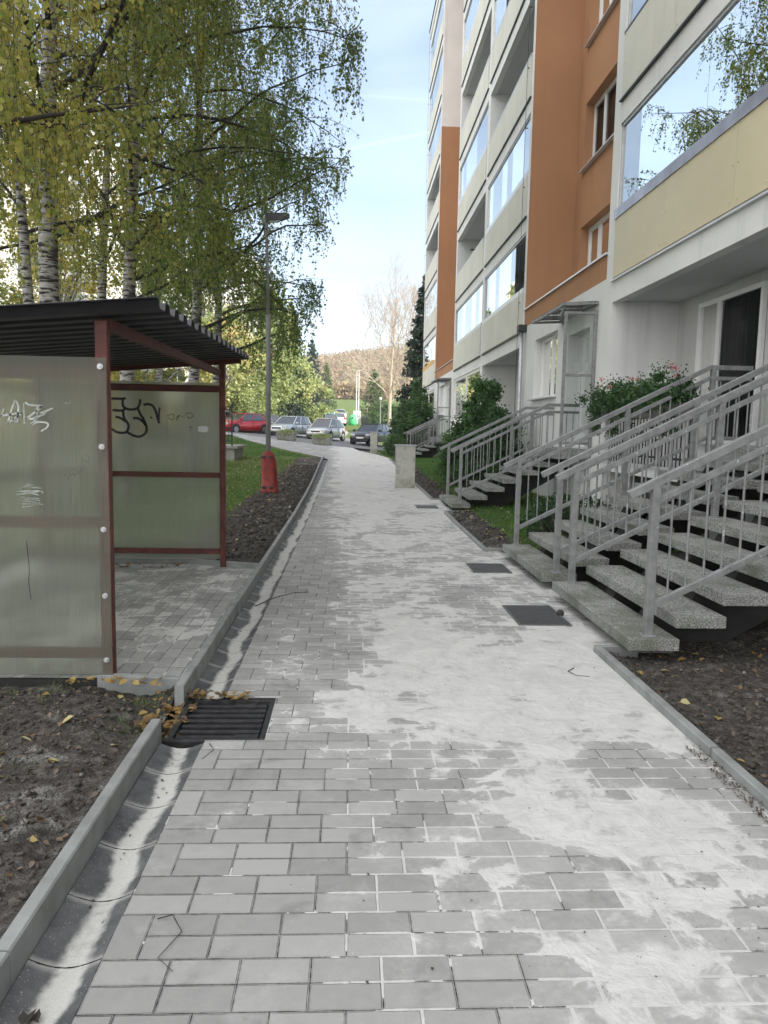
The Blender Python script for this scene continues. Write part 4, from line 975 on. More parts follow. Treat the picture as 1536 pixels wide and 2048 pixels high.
def birch(label, x, y, h, r, lean, seed, nl, zlo, reach, nstr, lsize, yellow, bias=(.6, -.1), dense=1.0, leafsp=.042):
    rs = np.random.RandomState(seed); g = tzf(x, y)
    t = wthing('birch_tree', label, 'birch', (x, y, g), 'birches on the left lawn')
    zz = np.linspace(0, 1, 12); tx = x+lean[0]*zz**1.3+.06*np.sin(zz*7+seed); ty = y+lean[1]*zz**1.3+.06*np.cos(zz*6+seed)
    T = np.stack([tx, ty, g-.1+zz*h], 1); tr = r*(1-zz*.88)**.8; tr[0] *= 1.25
    b = MB(); b.tube([tuple(p) for p in T], list(tr), 14); b.build('trunk', M['birch'], t, True)
    paths = []; strands = []; LP = []
    for i in range(nl):
        f = (zlo-g+.2+(h*.93-zlo)*((i+rs.rand()*.8)/nl)**.9)/h
        p = np.array([np.interp(f, zz, T[:, k]) for k in range(3)]); a = i*2.399+rs.rand()*.8
        d = np.array([math.cos(a)+bias[0], math.sin(a)+bias[1], .55+.6*f]); L = reach*(1.12-.50*f)*(.75+.5*rs.rand())*(1.25 if math.cos(a) > .3 else .9)
        C = curve(p, d, L, 9, .045, .10, rs); r0 = np.interp(f, zz, tr)*.42
        ok = C[:, 0] < xbound(C[:, 1], C[:, 2])-.1; nk = 10 if ok.all() else int(np.argmin(ok))
        if nk < 3: continue
        C = C[:nk]; paths.append((C, np.linspace(r0, .008, nk)))
        for j in range(int(9*dense)):
            q = rs.uniform(.25, 1); k = q*(nk-1); k0 = int(min(k, nk-2)); pp = C[k0]+(C[k0+1]-C[k0])*(k-k0)
            dd = rs.normal(size=3)*.8+(C[k0+1]-C[k0])*3/L; dd[2] = abs(dd[2])*.3
            S = curve(pp, dd, rs.uniform(.5, 1.25)*(.6+.4*reach/3), 6, .13, .16, rs); ok = S[:, 0] < xbound(S[:, 1], S[:, 2]); ns = 7 if ok.all() else int(np.argmin(ok))
            if ns < 3: continue
            S = S[:ns]; paths.append((S, np.linspace(.009, .003, ns)))
            for m_ in range(int(nstr*1.85)):
                q2 = rs.uniform(.15, 1)*(ns-1); k2 = int(min(q2, ns-2)); s0 = S[k2]+(S[k2+1]-S[k2])*(q2-k2)
                H = curve(s0, rs.normal(size=3)*.5+np.array([0, 0, -.4]), rs.uniform(.35, 1.35), 7, .33, .10, rs); strands.append(H)
    keep = []
    for H in strands:
        m_ = (H[:, 0] < xbound(H[:, 1], H[:, 2])+.12*rs.randn())&(H[:, 2] > zlo-1.7+.5*rs.rand())
        if not m_[0]: continue
        k = len(m_) if m_.all() else int(np.argmin(m_)); 
        if k < 2: continue
        H = H[:k]; keep.append((H, np.full(k, .0016+.0006*lsize/.05)))
        seg = np.linalg.norm(np.diff(H, axis=0), axis=1).sum(); n = max(2, int(seg/leafsp)); u = np.sort(rs.rand(n))*(k-1)
        i0 = np.minimum(u.astype(int), k-2); P = H[i0]+(H[i0+1]-H[i0])*(u-i0)[:, None]; LP.append(P+rs.normal(size=P.shape)*.028)
    b2 = tubes_np('branches', paths, M['twig'], t, 6); tubes_np('twigs', keep, M['twig'], b2, 3)
    P = np.concatenate(LP); n = len(P)
    tint = .28+.5*(fbm(P[:, 0]*.9+seed, P[:, 2]*.9+P[:, 1], 3, seed)-.45)*1.6+rs.normal(size=n)*.10+yellow+.22*smooth(-1.6, -3.6, P[:, 0])*smooth(4, 7.5, P[:, 2])
    tint = np.where(rs.rand(n) < .03, tint+.35, tint)
    leaves('crown', P, lsize*1.08, M['leaf_birch'], t, tint, .75, .82)
    return n
nb = 0
nb += birch('overhanging birch at the left edge, its trunk out beyond the shelter', -5.3, 7.3, 12, .19, (.7, .2), 1, 22, 3.6, 4.6, 5, .056, .16, (.8, .25), 1.25, .040)
nb += birch('thickest white birch trunk rising just behind the shelter roof', -4.40, 11.2, 14, .165, (.25, .3), 2, 26, 3.9, 4.6, 5, .050, .08, (.7, 0), 1.2, .040)
nb += birch('slim birch leaning left beside the thickest birch', -4.65, 11.7, 11, .10, (-1.0, .2), 3, 14, 4.0, 3.0, 4, .050, .16, (.2, 0))
nb += birch('birch with grey trunk in the middle of the row', -4.35, 14.8, 15, .15, (.3, .1), 4, 28, 3.8, 4.4, 5, .052, .0, (.75, 0), 1.2, .042)
nb += birch('birch behind the lamp side of the row, branches reaching over the lawn', -3.9, 18.5, 15, .15, (.4, .2), 5, 26, 3.6, 4.2, 5, .056, -.06, (.6, 0), 1.1, .05)
nb += birch('birch furthest from the shelter with low dark hanging boughs', -4.4, 24.0, 13, .16, (.5, .2), 6, 24, 3.4, 3.6, 5, .065, -.12, (.5, 0), 1.2, .055)
nb += birch('thin birch at the far left seen over the shelter', -7.2, 15.5, 13, .12, (-.3, .1), 8, 16, 4.2, 3.0, 4, .055, .18, (.1, 0), 1, .05)
nb += birch('pair trunk birch seen between the shelter panels', -6.4, 19.5, 14, .15, (.4, .1), 9, 18, 4.2, 3.4, 4, .06, .12, (.2, 0), 1, .055)
print('birch leaves', nb)

# ------------------------------------------------------------ generic trees
def cloud(name, parent, centres, radii, n, size, mat, tlo, thi, seed, squash=.8, down=.2):
    rs = np.random.RandomState(seed); C = np.array(centres); Rr = np.array(radii); w_ = Rr**2; w_ = w_/w_.sum()
    i = rs.choice(len(C), n, p=w_); d = rs.normal(size=(n, 3)); d /= np.linalg.norm(d, axis=1)[:, None]
    rad = np.abs(rs.normal(size=n)*.55+.35)*Rr[i]; P = C[i]+d*rad[:, None]*np.array([1, 1, squash])
    t = tlo+(thi-tlo)*rs.rand(len(C))[i]+rs.normal(size=n)*.12+(P[:, 2]-C[:, 2].mean())*0.0
    return leaves(name, P, size, mat, parent, t, down)
def broadleaf(name, label, cat, x, y, h, cw, n, size, mat, seed, tlo=.2, thi=.8, group=None, trunk=True, z0f=.12, nblob=60, trunkmat='bark', g=None):
    rs = np.random.RandomState(seed); g = tzf(x, y) if g is None else g; t = wthing(name, label, cat, (x, y, g), group)
    cs = []; rr = []; paths = []
    for i in range(nblob):
        f = rs.rand(); zc = z0f+(1-z0f)*f; wv = math.sin(min(1, (f*.85+.18))*math.pi)**.6*cw/2
        a = rs.rand()*6.28; q = rs.rand()**.5*wv; cs.append((x+q*math.cos(a), y+q*math.sin(a), g+zc*h*.94)); rr.append(cw*(.09+.10*rs.rand()))
        if trunk and i % 2 == 0:
            p0 = np.array([x, y, g+h*(.12+.6*f*.7)]); p1 = np.array(cs[-1]); mid = (p0+p1)/2+np.array([0, 0, .06*h]); paths.append((np.array([p0, mid, p1]), np.array([.022*h*.3, .012*h*.3, .004*h*.3])))
    if trunk:
        b = MB(); b.tube([(x, y, g-.2), (x+.1, y, g+h*.4), (x, y, g+h*.8)], [.02*h+.04, .014*h+.02, .02], 9); tk = b.build('trunk', M[trunkmat], t, True)
        tubes_np('limbs', paths, M[trunkmat], tk, 4)
    cloud('crown', t, cs, rr, n, size, M[mat], tlo, thi, seed)
    return t
def spruce(name, label, x, y, h, rw, mat, seed, n=40, group=None, den=1., g=None):
    rs = np.random.RandomState(seed); g = tzf(x, y) if g is None else g; t = wthing(name, label, 'spruce', (x, y, g), group)
    b = MB(); b.tube([(x, y, g-.2), (x, y, g+h*.97)], [h*.014+.03, .01], 8); b.build('trunk', M['bark'], t, True)
    P = []; paths = []; tn = []
    for i in range(n):
        f = (i+rs.rand()*.6)/n; z = g+h*(.06+.92*f); L0 = rw*(1-f)**.85+.12
        for k in range(7):
            a = rs.rand()*6.28; L = L0*(.7+.4*rs.rand()); d = np.array([math.cos(a), math.sin(a), .12-.25*(1-f)])
            C = np.array([[x, y, z]]+[[x+d[0]*L*s, y+d[1]*L*s, z+d[2]*L*s-.14*L*math.sin(s*2.2)+.10*L*s*s] for s in (.35, .7, 1.)]); paths.append((C, np.array([.02, .015, .01, .004])))
            m_ = int(L*26*den)+4; u = rs.rand(m_)**.7*3; i0 = np.minimum(u.astype(int), 2); Q = C[i0]+(C[i0+1]-C[i0])*(u-i0)[:, None]
            side = np.cross(d, [0, 0, 1]); side /= np.linalg.norm(side)
            Q = Q+side[None, :]*(rs.normal(size=m_)*.13*L*(1.15-u/3))[:, None]; Q[:, 2] -= np.abs(rs.normal(size=m_))*.10*L**.5; P.append(Q); tn.append(np.full(m_, rs.rand()))
    P = np.concatenate(P); tn = np.concatenate(tn); tubes_np('limbs', paths, M['bark'], t, 3)
    leaves('crown', P, h*.016+.10, M[mat], t, tn*.7+rs.rand(len(P))*.3, .5, .5)
def bare_tree(label, x, y, h, seed, lean=(0, 0), spread=1., mat='barelimb', depth=5, sun=None):
    rs = np.random.RandomState(seed); g = tzf(x, y); t = wthing('bare_tree', label, 'tree', (x, y, g), 'bare autumn trees')
    paths = []
    T = np.array([[x+lean[0]*f+.12*math.sin(f*5+seed), y+lean[1]*f, g-.2+h*f] for f in np.linspace(0, .98, 9)]); rT = np.linspace(h*.013, .02, 9)
    b = MB(); b.tube([tuple(p) for p in T], list(rT), 9); b.build('trunk', M[mat], t, True)
    def grow(p, d, L, r, lev):
        C = curve(p, d, L, 6, -.02, .09, rs, 0); paths.append((C, np.linspace(r*.75, max(.32*r, .005), 7)))
        if lev == 0: return
        for j in range(5 if lev > 1 else 4):
            q = rs.uniform(.3, 1)*6; k = int(min(q, 5)); pp = C[k]+(C[k+1]-C[k])*(q-k); dd = (C[k+1]-C[k]); dd = dd/np.linalg.norm(dd)+rs.normal(size=3)*.42+np.array([0, 0, .16]); grow(pp, dd, L*rs.uniform(.42, .66), r*.5, lev-1)
    for i in range(22):
        f = .22+.72*(i+rs.rand())/22; p = np.array([np.interp(f/.98, np.linspace(0, 1, 9), T[:, k]) for k in range(3)]); a = i*2.4+rs.rand()
        grow(p, np.array([math.cos(a)*spread, math.sin(a)*spread, 1.0+f]), h*(.50-.36*f), h*.013*(1-f)*.5+.012, 3)
    tubes_np('branches', paths, M[mat], t, 3)
broadleaf('deciduous_tree', 'tall bright yellow green tree behind the silver wagon', 'tree', -7.3, 66, 12.5, 7.0, 9000, .34, 'leaf_far', 21, .15, .62, 'sunlit trees beyond the parked cars')
broadleaf('deciduous_tree', 'rusty and green tree between the lamp post and the blue spruce', 'tree', -10.5, 62, 10, 6.5, 9000, .30, 'leaf_far', 22, .3, .95, 'sunlit trees beyond the parked cars')
broadleaf('deciduous_tree', 'broad pale green tree low above the dark yew', 'tree', -6.2, 88, 8, 7.5, 9000, .34, 'leaf_far', 23, .3, .75, 'sunlit trees beyond the parked cars')
broadleaf('deciduous_tree', 'green and orange crowned tree rising over the others', 'tree', -10.5, 84, 17, 8.0, 9000, .40, 'leaf_far', 24, .2, .8, 'sunlit trees beyond the parked cars')
broadleaf('deciduous_tree', 'golden green young tree hiding the white block, left of the lamp post', 'tree', -9.2, 36, 11, 5.5, 16000, .13, 'leaf_birch', 71, .25, .85, 'young trees behind the birches', nblob=90, trunkmat='birch')
broadleaf('deciduous_tree', 'golden young tree behind the thick birch trunk', 'tree', -13.0, 34, 12, 6.5, 18000, .13, 'leaf_birch', 72, .4, 1.0, 'young trees behind the birches', nblob=90, trunkmat='birch')
broadleaf('deciduous_tree', 'young green tree at the far left above the shelter roof', 'tree', -15.5, 30, 10, 6, 15000, .12, 'leaf_birch', 73, .1, .7, 'young trees behind the birches', nblob=80, trunkmat='birch')
broadleaf('shrub', 'large sunlit bush right behind the silver wagon', 'shrub', -8.0, 61.2, 4.2, 5.2, 9000, .17, 'leaf_far', 25, .05, .5, 'bushes behind the parked cars', False, .05, 50)
broadleaf('shrub', 'sunlit round bush behind the red car', 'shrub', -12.0, 61.5, 3.6, 4.6, 7000, .17, 'leaf_far', 26, .0, .35, 'bushes behind the parked cars', False, .05, 40)
broadleaf('shrub', 'dark yew bush between the silver wagon and the silver hatchback', 'shrub', -5.0, 62.5, 2.4, 3.6, 6000, .13, 'needle', 27, .0, .5, 'bushes behind the parked cars', False, .05, 30)
spruce('spruce_tree', 'tall pale green spruce standing left of the blue spruce', -6.9, 86, 14.5, 2.6, 'needle_l', 31, 44)
spruce('spruce_tree', 'dark blue spruce at the left side of the valley', -5.0, 95, 11.0, 2.7, 'needle_b', 32, 40)
spruce('spruce_tree', 'small sunlit spruce on the grass slope left of the road', -4.2, 128, 9.2, 2.2, 'needle_l', 33, 30)
spruce('spruce_tree', 'dark spruce pressed against the far end of the apartment building', 4.9, 49.8, 12.0, 2.3, 'needle', 34, 46, None, 1.5)
spruce('spruce_tree', 'round dark conifer behind the white poles', 3.1, 100, 7.5, 2.6, 'needle_l', 35, 26)
bare_tree('large bare tree with pale trunk right of the road', 3.7, 70, 15.2, 41, (.3, 0), 1.1)
bare_tree('second bare tree leaning right behind the larger one', 5.0, 74, 14.6, 42, (2.4, 0), .8)
bare_tree('low wide bare tree beyond the white poles', 2.4, 112, 9.5, 43, (.2, 0), 1.3)
broadleaf('shrub', 'dark hedge bush left of the bare tree trunk', 'shrub', 3.6, 79, 3.2, 4.6, 6000, .16, 'leaf_green', 44, 0, .4, 'dark bushes by the bare trees', False, .03, 30)
broadleaf('shrub', 'dark bush just right of the bare tree trunk', 'shrub', 6.6, 80, 3.4, 4.2, 5000, .16, 'leaf_green', 45, 0, .3, 'dark bushes by the bare trees', False, .03, 30)
# bushes along the apartment building
def bush(label, x, y, h, wx, wy, n, size, seed, tlo, thi, stems=True, g=None, up=0):
    rs = np.random.RandomState(seed); g = tzf(x, y) if g is None else g
    t = wthing('shrub', label, 'shrub', (x, y, g), 'bushes against the apartment building'); cs = []; rr = []; paths = []
    for i in range(80):
        a = rs.rand()*6.28; q = rs.rand()**.5; z = rs.rand()**.8; k = math.sqrt(max(.05, 1-(z*.95)**2.2)); p = (x+q*k*wx*math.cos(a), y+q*k*wy*math.sin(a), g+.12+z*h*.92)
        cs.append(p); rr.append(.20*min(wx, h)*(.8+rs.rand())*(.75 if z > .7 else 1)); paths.append((np.array([[x+.2*(p[0]-x), y+.2*(p[1]-y), g], [x+.7*(p[0]-x), y+.7*(p[1]-y), g+.5*(p[2]-g)], p]), np.array([.02, .012, .004])))
    tubes_np('stems', paths, M['twig'], t, 4)
    cloud('foliage', t, cs, rr, n, size, M['leaf_green'], tlo, thi, seed, 1.05 if up else .8, -.3 if up else .1)
bush('tall leafy bush growing up the loggia by the porch steps', 3.55, 19.6, 2.75, .75, 1.5, 20000, .085, 51, .25, .9, up=1)
bush('dense dark green bush behind the porch steps railing', 3.2, 17.4, 2.0, .95, 1.3, 26000, .06, 52, .0, .45)
bush('feathery bright green bush low beside the lawn', 2.75, 19.0, 1.5, .55, .7, 16000, .045, 53, .6, 1.0)
bush('large round dark bush by the farthest steps', 3.1, 36.5, 2.9, 1.25, 1.6, 22000, .085, 54, .1, .6, g=.25)
bush('tall pale twiggy bush rising behind the round dark bush', 3.5, 38.6, 4.0, .7, 1.0, 9000, .09, 55, .4, .9, g=.3, up=1)
bush('low straggling bush at the corner by the farther pillar', 2.0, 33.6, .95, .6, .7, 3500, .06, 56, .2, .8, g=.28)
for (xx, yy, s_) in ((3.1, 10.6, 61), (3.6, 11.8, 62)):
    bush('low ivy like ground bush '+('under the second steps' if s_ == 61 else 'against the foot of the building'), xx, yy, .42, .8, .9, 2500, .045, s_, 0, .25)

# ------------------------------------------------------------ flower troughs on the loggia fence
for i, (ya, yb, n) in enumerate(((8.9, 10.5, 0), (10.6, 12.2, 1))):
    t = wthing('flower_trough', ('geranium trough nearer the camera, with the most pink blossoms' if n == 0 else 'geranium trough at the left end of the fence, by the glass porch, mostly leaves'), 'flower box', (4.1, (ya+yb)/2, 1.75), 'geranium troughs on the fence')
    b = MB(); b.box(4.02, 4.22, ya, yb, 1.76, 1.93); b.build('trough', M['plantbox'], t, bev=.01)
    cs = []; rr = []; rs = np.random.RandomState(70+i)
    for k in range(60):
        y = rs.uniform(ya-.05, yb+.08); cs.append((4.06+rs.normal()*.09, y, 2.02+.05*(11-y)*.4+rs.normal()*.10)); rr.append(.07+.09*rs.rand())
    for k in range(10): y = rs.uniform(ya, yb); cs.append((4.0+rs.normal()*.05, y, 1.72-rs.rand()*.2)); rr.append(.05+.03*rs.rand())
    cloud('foliage', t, cs, rr, 7000, .042, M['leaf_green'], .0, .55, 70+i, 1.0, .1)
    st = []; fp = []
    for k in range(11 if n == 0 else 8):
        y = rs.uniform(ya, yb); p0 = np.array([4.05, y, 2.05]); p1 = p0+np.array([rs.normal()*.10-.04, rs.normal()*.10, .16+.22*rs.rand()]); st.append((np.array([p0, (p0+p1)/2+rs.normal(size=3)*.02, p1]), np.full(3, .0025))); fp.append(p1)
    for p in (fp[:6] if n == 0 else fp[:3]):
        Q = p+rs.normal(size=(18, 3))*np.array([.022, .022, .016]); leaves('blossom', Q, .020, M['petal'], t, np.full(18, rs.rand()), 0, 1.1)
    for p in fp[4:]:
        Q = p+rs.normal(size=(10, 3))*.03; leaves('sprig', Q, .03, M['leaf_green'], t, np.full(10, .3))
    tubes_np('stems', st, M['leaf_green'], t, 4)

# ------------------------------------------------------------ cars
M['carwin'] = simple('dark_reflecting_car_window', (.03, .035, .04), .06, 0, var=.1, spec=.9)
def car(label, x, y, head, paintm, style='wagon', L=4.5, W=1.76, H=1.47, g=None, group='cars parked beyond the path'):
    g = tzf(x, y)+.065 if g is None else g
    c = thing('parked_car', label, 'car', (x, y, g), head, group)
    hL, w = L/2, W/2
    if style == 'sedan': gh = [(.24, .93), (.02, H), (-.24, H-.02), (-.40, 1.02)]; tail = 1.02
    elif style == 'wagon': gh = [(.23, .93), (.03, H-.01), (-.40, H-.03), (-.475, .98)]; tail = .98
    else: gh = [(.31, .93), (.09, H), (-.30, H-.03), (-.465, .98)]; tail = .98
    xw = gh[0][0]*L
    def topz(s):   # s in -1..1 (nose=1)
        X_ = s*hL
        if X_ > xw: f = (X_-xw)/(hL-xw); return .94-.10*f-.17*f**5
        f = (xw-X_)/(xw+hL); return .94+(tail-.94)*f-(.10*max(0, (f-.93)/.07) if style != 'sedan' else .06*max(0, (f-.9)/.1))
    rings = []
    for s in [1, .985, .95, .88, .78, .65, .5, .3, .1, -.1, -.3, -.5, -.65, -.78, -.88, -.95, -.985, -1]:
        e = abs(s); ww = w*(1-.10*smooth(.75, .97, e)-.16*float(smooth(.93, 1.0, e))); zt = topz(s); zb = .20+.10*float(smooth(.9, 1, e))
        if e > .97: zt -= .05
        ring = []
        half = [(0, zb), (.82*ww, zb), (.97*ww, zb+.07), (ww, .46), (ww*.985, .66), (ww*.95, min(zt-.05, .86)), (ww*.80, zt-.008), (ww*.4, zt+.012), (0, zt+.018)]
        for (yy, z) in half: ring.append(Vector((s*hL, yy, z)))
        for (yy, z) in half[-2:0:-1]: ring.append(Vector((s*hL, -yy, z)))
        rings.append(ring)
    b = MB(); b.loft(rings); b.build('body', M[paintm], c, True)
    # greenhouse
    P = [(a*L, z) for a, z in gh]; wb_, wr = w*.90, w*.70
    b = MB(); R_ = []
    n_ = 7
    lo = [Vector((P[0][0]+.02+(P[3][0]-P[0][0]-.0)*i/(n_-1), 0, topz((P[0][0]+(P[3][0]-P[0][0])*i/(n_-1))/hL)-.03)) for i in range(n_)]
    hi = [Vector((P[1][0]+(P[2][0]-P[1][0])*i/(n_-1), 0, P[1][1]+(P[2][1]-P[1][1])*i/(n_-1)-.02)) for i in range(n_)]
    rr_ = []
    for i in range(n_):
        kx = 1-.07*(abs(i-(n_-1)/2)/((n_-1)/2))**3
        rr_.append([lo[i]+Vector((0, -wb_*kx, 0)), hi[i]+Vector((0, -wr*kx, 0)), hi[i]+Vector((0, 0, .01)), hi[i]+Vector((0, wr*kx, 0)), lo[i]+Vector((0, wb_*kx, 0))])
    b.loft(rr_); b.build('window', M['carwin'], c)
    b = MB(); r2 = []
    for i in range(n_):
        kx = 1-.07*(abs(i-(n_-1)/2)/((n_-1)/2))**3; h = hi[i]; ex = .04 if i == 0 else (-.05 if i == n_-1 else 0)
        r2.append([h+Vector((ex, -wr*kx-.015, -.012)), h+Vector((ex, -wr*kx*.9, .030)), h+Vector((ex, 0, .045)), h+Vector((ex, wr*kx*.9, .030)), h+Vector((ex, wr*kx+.015, -.012))])
    b.loft(r2); b.build('roof', M[paintm], c, True)
    b = MB()
    for sy in (-1, 1):
        for (i, th) in ((0, .06), (3, .055), (n_-1, .10)) if style != 'wagon' else ((0, .06), (2, .05), (4, .05), (n_-1, .09)):
            kx = 1-.07*(abs(i-(n_-1)/2)/((n_-1)/2))**3
            b.bar(lo[i]+Vector((0, sy*(wb_*kx+.004), 0)), hi[i]+Vector((0, sy*(wr*kx+.006), 0)), .035, th, (1, 0, 0))
    b.build('pillars', M[paintm], c)
    if style == 'wagon':
        for sy in (-1, 1): b = MB(); b.bar((P[1][0]-.1, sy*wr*.93, H+.03), (P[2][0]+.1, sy*wr*.93, H+.01), .03, .03); b.build('roof_rail', M['blackplastic' if paintm == 'p_black' else 'alu'], c)
    for sx in (hL-.82, -hL+.80):
        for sy in (-1, 1):
            b = MB(); b.tube([(sx, sy*(w-.10), .33), (sx, sy*(w+.003), .33)], .395, 20); b.build('wheel_arch', M['blackplastic'], c)
            b = MB(); b.tube([(sx, sy*(w-.18), .315), (sx, sy*(w+.012), .315), (sx, sy*(w+.018), .315)], [.315, .315, .29], 20)
            wh = b.build('wheel', M['tyre'], c, False); b = MB(); b.tube([(sx, sy*(w+.012), .315), (sx, sy*(w+.026), .315)], [.205, .19], 14)
            for q in range(5):
                a = q*1.257; 
            b.build('rim', M['rim'], wh)
            b = MB()
            for q in range(5):
                a = q*1.257+.6; b.bar((sx+.06*math.cos(a), sy*(w+.029), .315+.06*math.sin(a)), (sx+.17*math.cos(a), sy*(w+.029), .315+.17*math.sin(a)), .035 if False else .006, .045, (0, 1, 0))
            b.build('rim_slot', M['blackplastic'], wh)
    for sy in (-1, 1):
        b = MB(); b.prism([(hL-.05, sy*w*.42), (hL-.42, sy*w*.925), (hL-.09, sy*w*.86), (hL+.01, sy*w*.60)], 'z', .62, .77); b.build('headlight', M['lamp_clear'], c, bev=.015)
        b = MB(); b.box(-hL-.005, -hL+.12, min(sy*w*.60, sy*w*.88), max(sy*w*.60, sy*w*.88), .70, .95); b.build('tail_light', M['lamp_red'], c, bev=.015)
        b = MB(); b.box(xw-.18, xw-.04, min(sy*(w-.03), sy*(w+.17)), max(sy*(w-.03), sy*(w+.17)), .93, 1.07); b.build('mirror', M[paintm], c, bev=.03)
        b = MB(); b.box(-L*.12, -L*.12+.16, min(sy*(w*.985), sy*(w*.99+.02)), max(sy*(w*.985), sy*(w*.99+.02)), .80, .83); b.build('door_handle', M[paintm], c)
        b = MB()
        for xx in (xw-.15, -L*.05, -L*.26): b.box(xx-.005, xx+.005, min(sy*(w*.97), sy*(w+.0005)), max(sy*(w*.97), sy*(w+.0005)), .30, .84)
        b.build('door_seam', M['blackplastic'], c)
    b = MB(); b.box(hL-.04, hL+.012, -w*.38, w*.38, .60, .70); b.build('grille', M['blackplastic'], c, bev=.01)
    b = MB(); b.box(hL-.06, hL+.018, -w*.62, w*.62, .27, .40); b.build('air_intake', M['blackplastic'], c, bev=.01)
    b = MB(); b.box(hL+.015, hL+.03, -.26, .26, .44, .55); b.build('number_plate', M['plate'], c)
    b = MB(); b.box(-hL-.03, -hL-.005, -.26, .26, .62, .73); b.build('number_plate', M['plate'], c)
    return c
def carpx(px, Y): return (px-VX)/F_PX*Y*1.0
H0 = R(-90-20)
car('black estate car parked at the right end of the row, beside the planter', 1.15+.35, 52.6, H0+R(-2), 'p_black', 'wagon', 4.55, 1.78, 1.47, .52)
car('small silver hatchback with champagne tint, between the two concrete planters', -1.75, 54.0, H0, 'p_grey', 'hatch', 4.1, 1.72, 1.56, .74)
car('silver estate car between the lamp post and the silver hatchback', -4.35, 53.8, H0, 'p_silver', 'wagon', 4.55, 1.78, 1.5, .93)
car('red car parked left of the lamp post', -7.6, 52.5, H0+R(-18), 'p_red', 'sedan', 4.35, 1.72, 1.45, 1.10)
car('dark grey car mostly hidden behind the lamp post and the red car', -6.65, 57.0, H0, 'p_dark', 'sedan', 4.4, 1.74, 1.45, 1.15)
car('pale blue grey car behind the black railing at the left', -10.4, 60.5, H0, 'p_silver', 'hatch', 4.2, 1.74, 1.5, 1.35)
car('light blue hatchback seen from behind on the road', -2.3, 84.0, R(96), 'p_blue', 'hatch', 4.0, 1.75, 1.62, group='cars along the far road')
car('white car just ahead of the light blue hatchback', -1.5, 93.0, R(94), 'p_white', 'hatch', 4.1, 1.76, 1.55, group='cars along the far road')
car('pale car furthest up the road near the grass slope', -1.6, 112.0, R(-84), 'p_silver', 'sedan', 4.3, 1.75, 1.5, group='cars along the far road')
car('small far red car under the trees up the slope', -9.2, 150.0, R(60), 'p_red', 'hatch', 4.0, 1.72, 1.5, group='cars along the far road')
car('dark bonneted far car to the right of the small far red car', -5.6, 146.0, R(-130), 'p_dark', 'sedan', 4.3, 1.75, 1.45, group='cars along the far road')

# ------------------------------------------------------------ concrete planters, containers, poles
def planter(label, x, y, rz, g, seed):
    t = thing('concrete_planter', label, 'planter', (x, y, g), rz, 'concrete planters before the parked cars')
    b = MB(); wl, wd, h = .58, .28, .50
    rings = [[Vector((sx*wl*k, sy*wd*k, z)) for sx, sy in ((-1, -1), (1, -1), (1, 1), (-1, 1))] for z, k in ((0, .88), (.06, .88), (.07, .95), (h, 1.0), (h, .90), (h-.08, .89))]
    b.loft(rings); 
    for i in range(-4, 5): b.box(i*.12-.008, i*.12+.008, -wd*1.0-.012, -wd*.95, .08, h-.03)
    b.build('trough', M['concrete'], t, bev=.004)
    rs = np.random.RandomState(seed); P = np.stack([rs.normal(size=1200)*.26, rs.normal(size=1200)*.13-.03, h+.02+np.abs(rs.normal(size=1200))*.07], 1)
    far_ = rs.rand(1200) < .25; P[far_, 1] -= .22; P[far_, 2] -= .12
    leaves('plants', P, .07, M['leaf_far'], t, rs.rand(1200)*.5)
planter('concrete planter half hidden by the street lamp, in front of the silver estate car', -3.95, 46.3, R(-14), tzf(-3.95, 46.3)+.06, 1)
planter('concrete planter with trailing dry plants between the silver hatchback and the black car', -1.70, 44.9, R(-14), tzf(-1.7, 44.9)+.06, 2)
g = tzf(.3, 95); t = wthing('recycling_bell', 'green bell shaped bottle container beyond the parked cars', 'recycling bin', (.25, 95, g))
b = MB(); prof_ = [(.50, 0), (.55, .25), (.54, .7), (.46, 1.05), (.28, 1.3), (.10, 1.38), (.02, 1.40)]
b.loft([[Vector((.25+r_*math.cos(a), 95+r_*math.sin(a), g+z)) for a in [2*math.pi*k/18 for k in range(18)]] for r_, z in prof_]); b.build('body', M['greenbin'], t, True)
b = MB(); b.tube([(.25, 94.44, g+.95), (.25, 94.6, g+.95)], .11, 10); b.build('opening', M['blackplastic'], t)
b = MB(); b.tube([(.25, 95, g+1.38), (.25, 95, g+1.46), (.33, 95, g+1.52), (.25, 95, g+1.58)], .02, 6); b.build('lifting_hook', M['lampgrey'], t)
t = wthing('waste_container', 'dark lidded waste container right of the green bell', 'waste bin', (1.85, 96, tzf(1.8, 96)))
g = tzf(1.8, 96); b = MB(); b.box(1.4, 2.3, 95.6, 96.4, g+.15, g+.95); b.build('body', M['blackplastic'], t, bev=.04); b = MB(); b.loft([[Vector((1.36+.98*k, y, g+.95+.32*math.sin(math.pi*(.08+.84*k)))) for k in np.linspace(0, 1, 8)]+[Vector((2.34, y, g+.93)), Vector((1.36, y, g+.93))] for y in (95.55, 96.45)]); b.build('lid', M['p_dark'], t)
g = tzf(.9, 99); t = wthing('white_box_container', 'white tall container behind the green bell', 'container', (.85, 99, g)); b = MB(); b.box(.35, 1.35, 98.6, 99.4, g, g+1.75); b.build('body', M['farwhite'], t, bev=.03); b = MB(); b.box(.5, 1.2, 98.57, 98.6, g+.9, g+1.3); b.build('hatch', M['alu'], t)
g = tzf(1.6, 97); t = wthing('white_box_container', 'low white container between the green bell and the dark bin', 'container', (1.2, 96.8, g)); b = MB(); b.box(.98, 1.30, 96.4, 97.1, g, g+1.1); b.build('body', M['farwhite'], t, bev=.03); b = MB(); b.box(.96, 1.32, 96.36, 97.1, g+1.1, g+1.16); b.build('lid', M['lampgrey'], t, bev=.02)
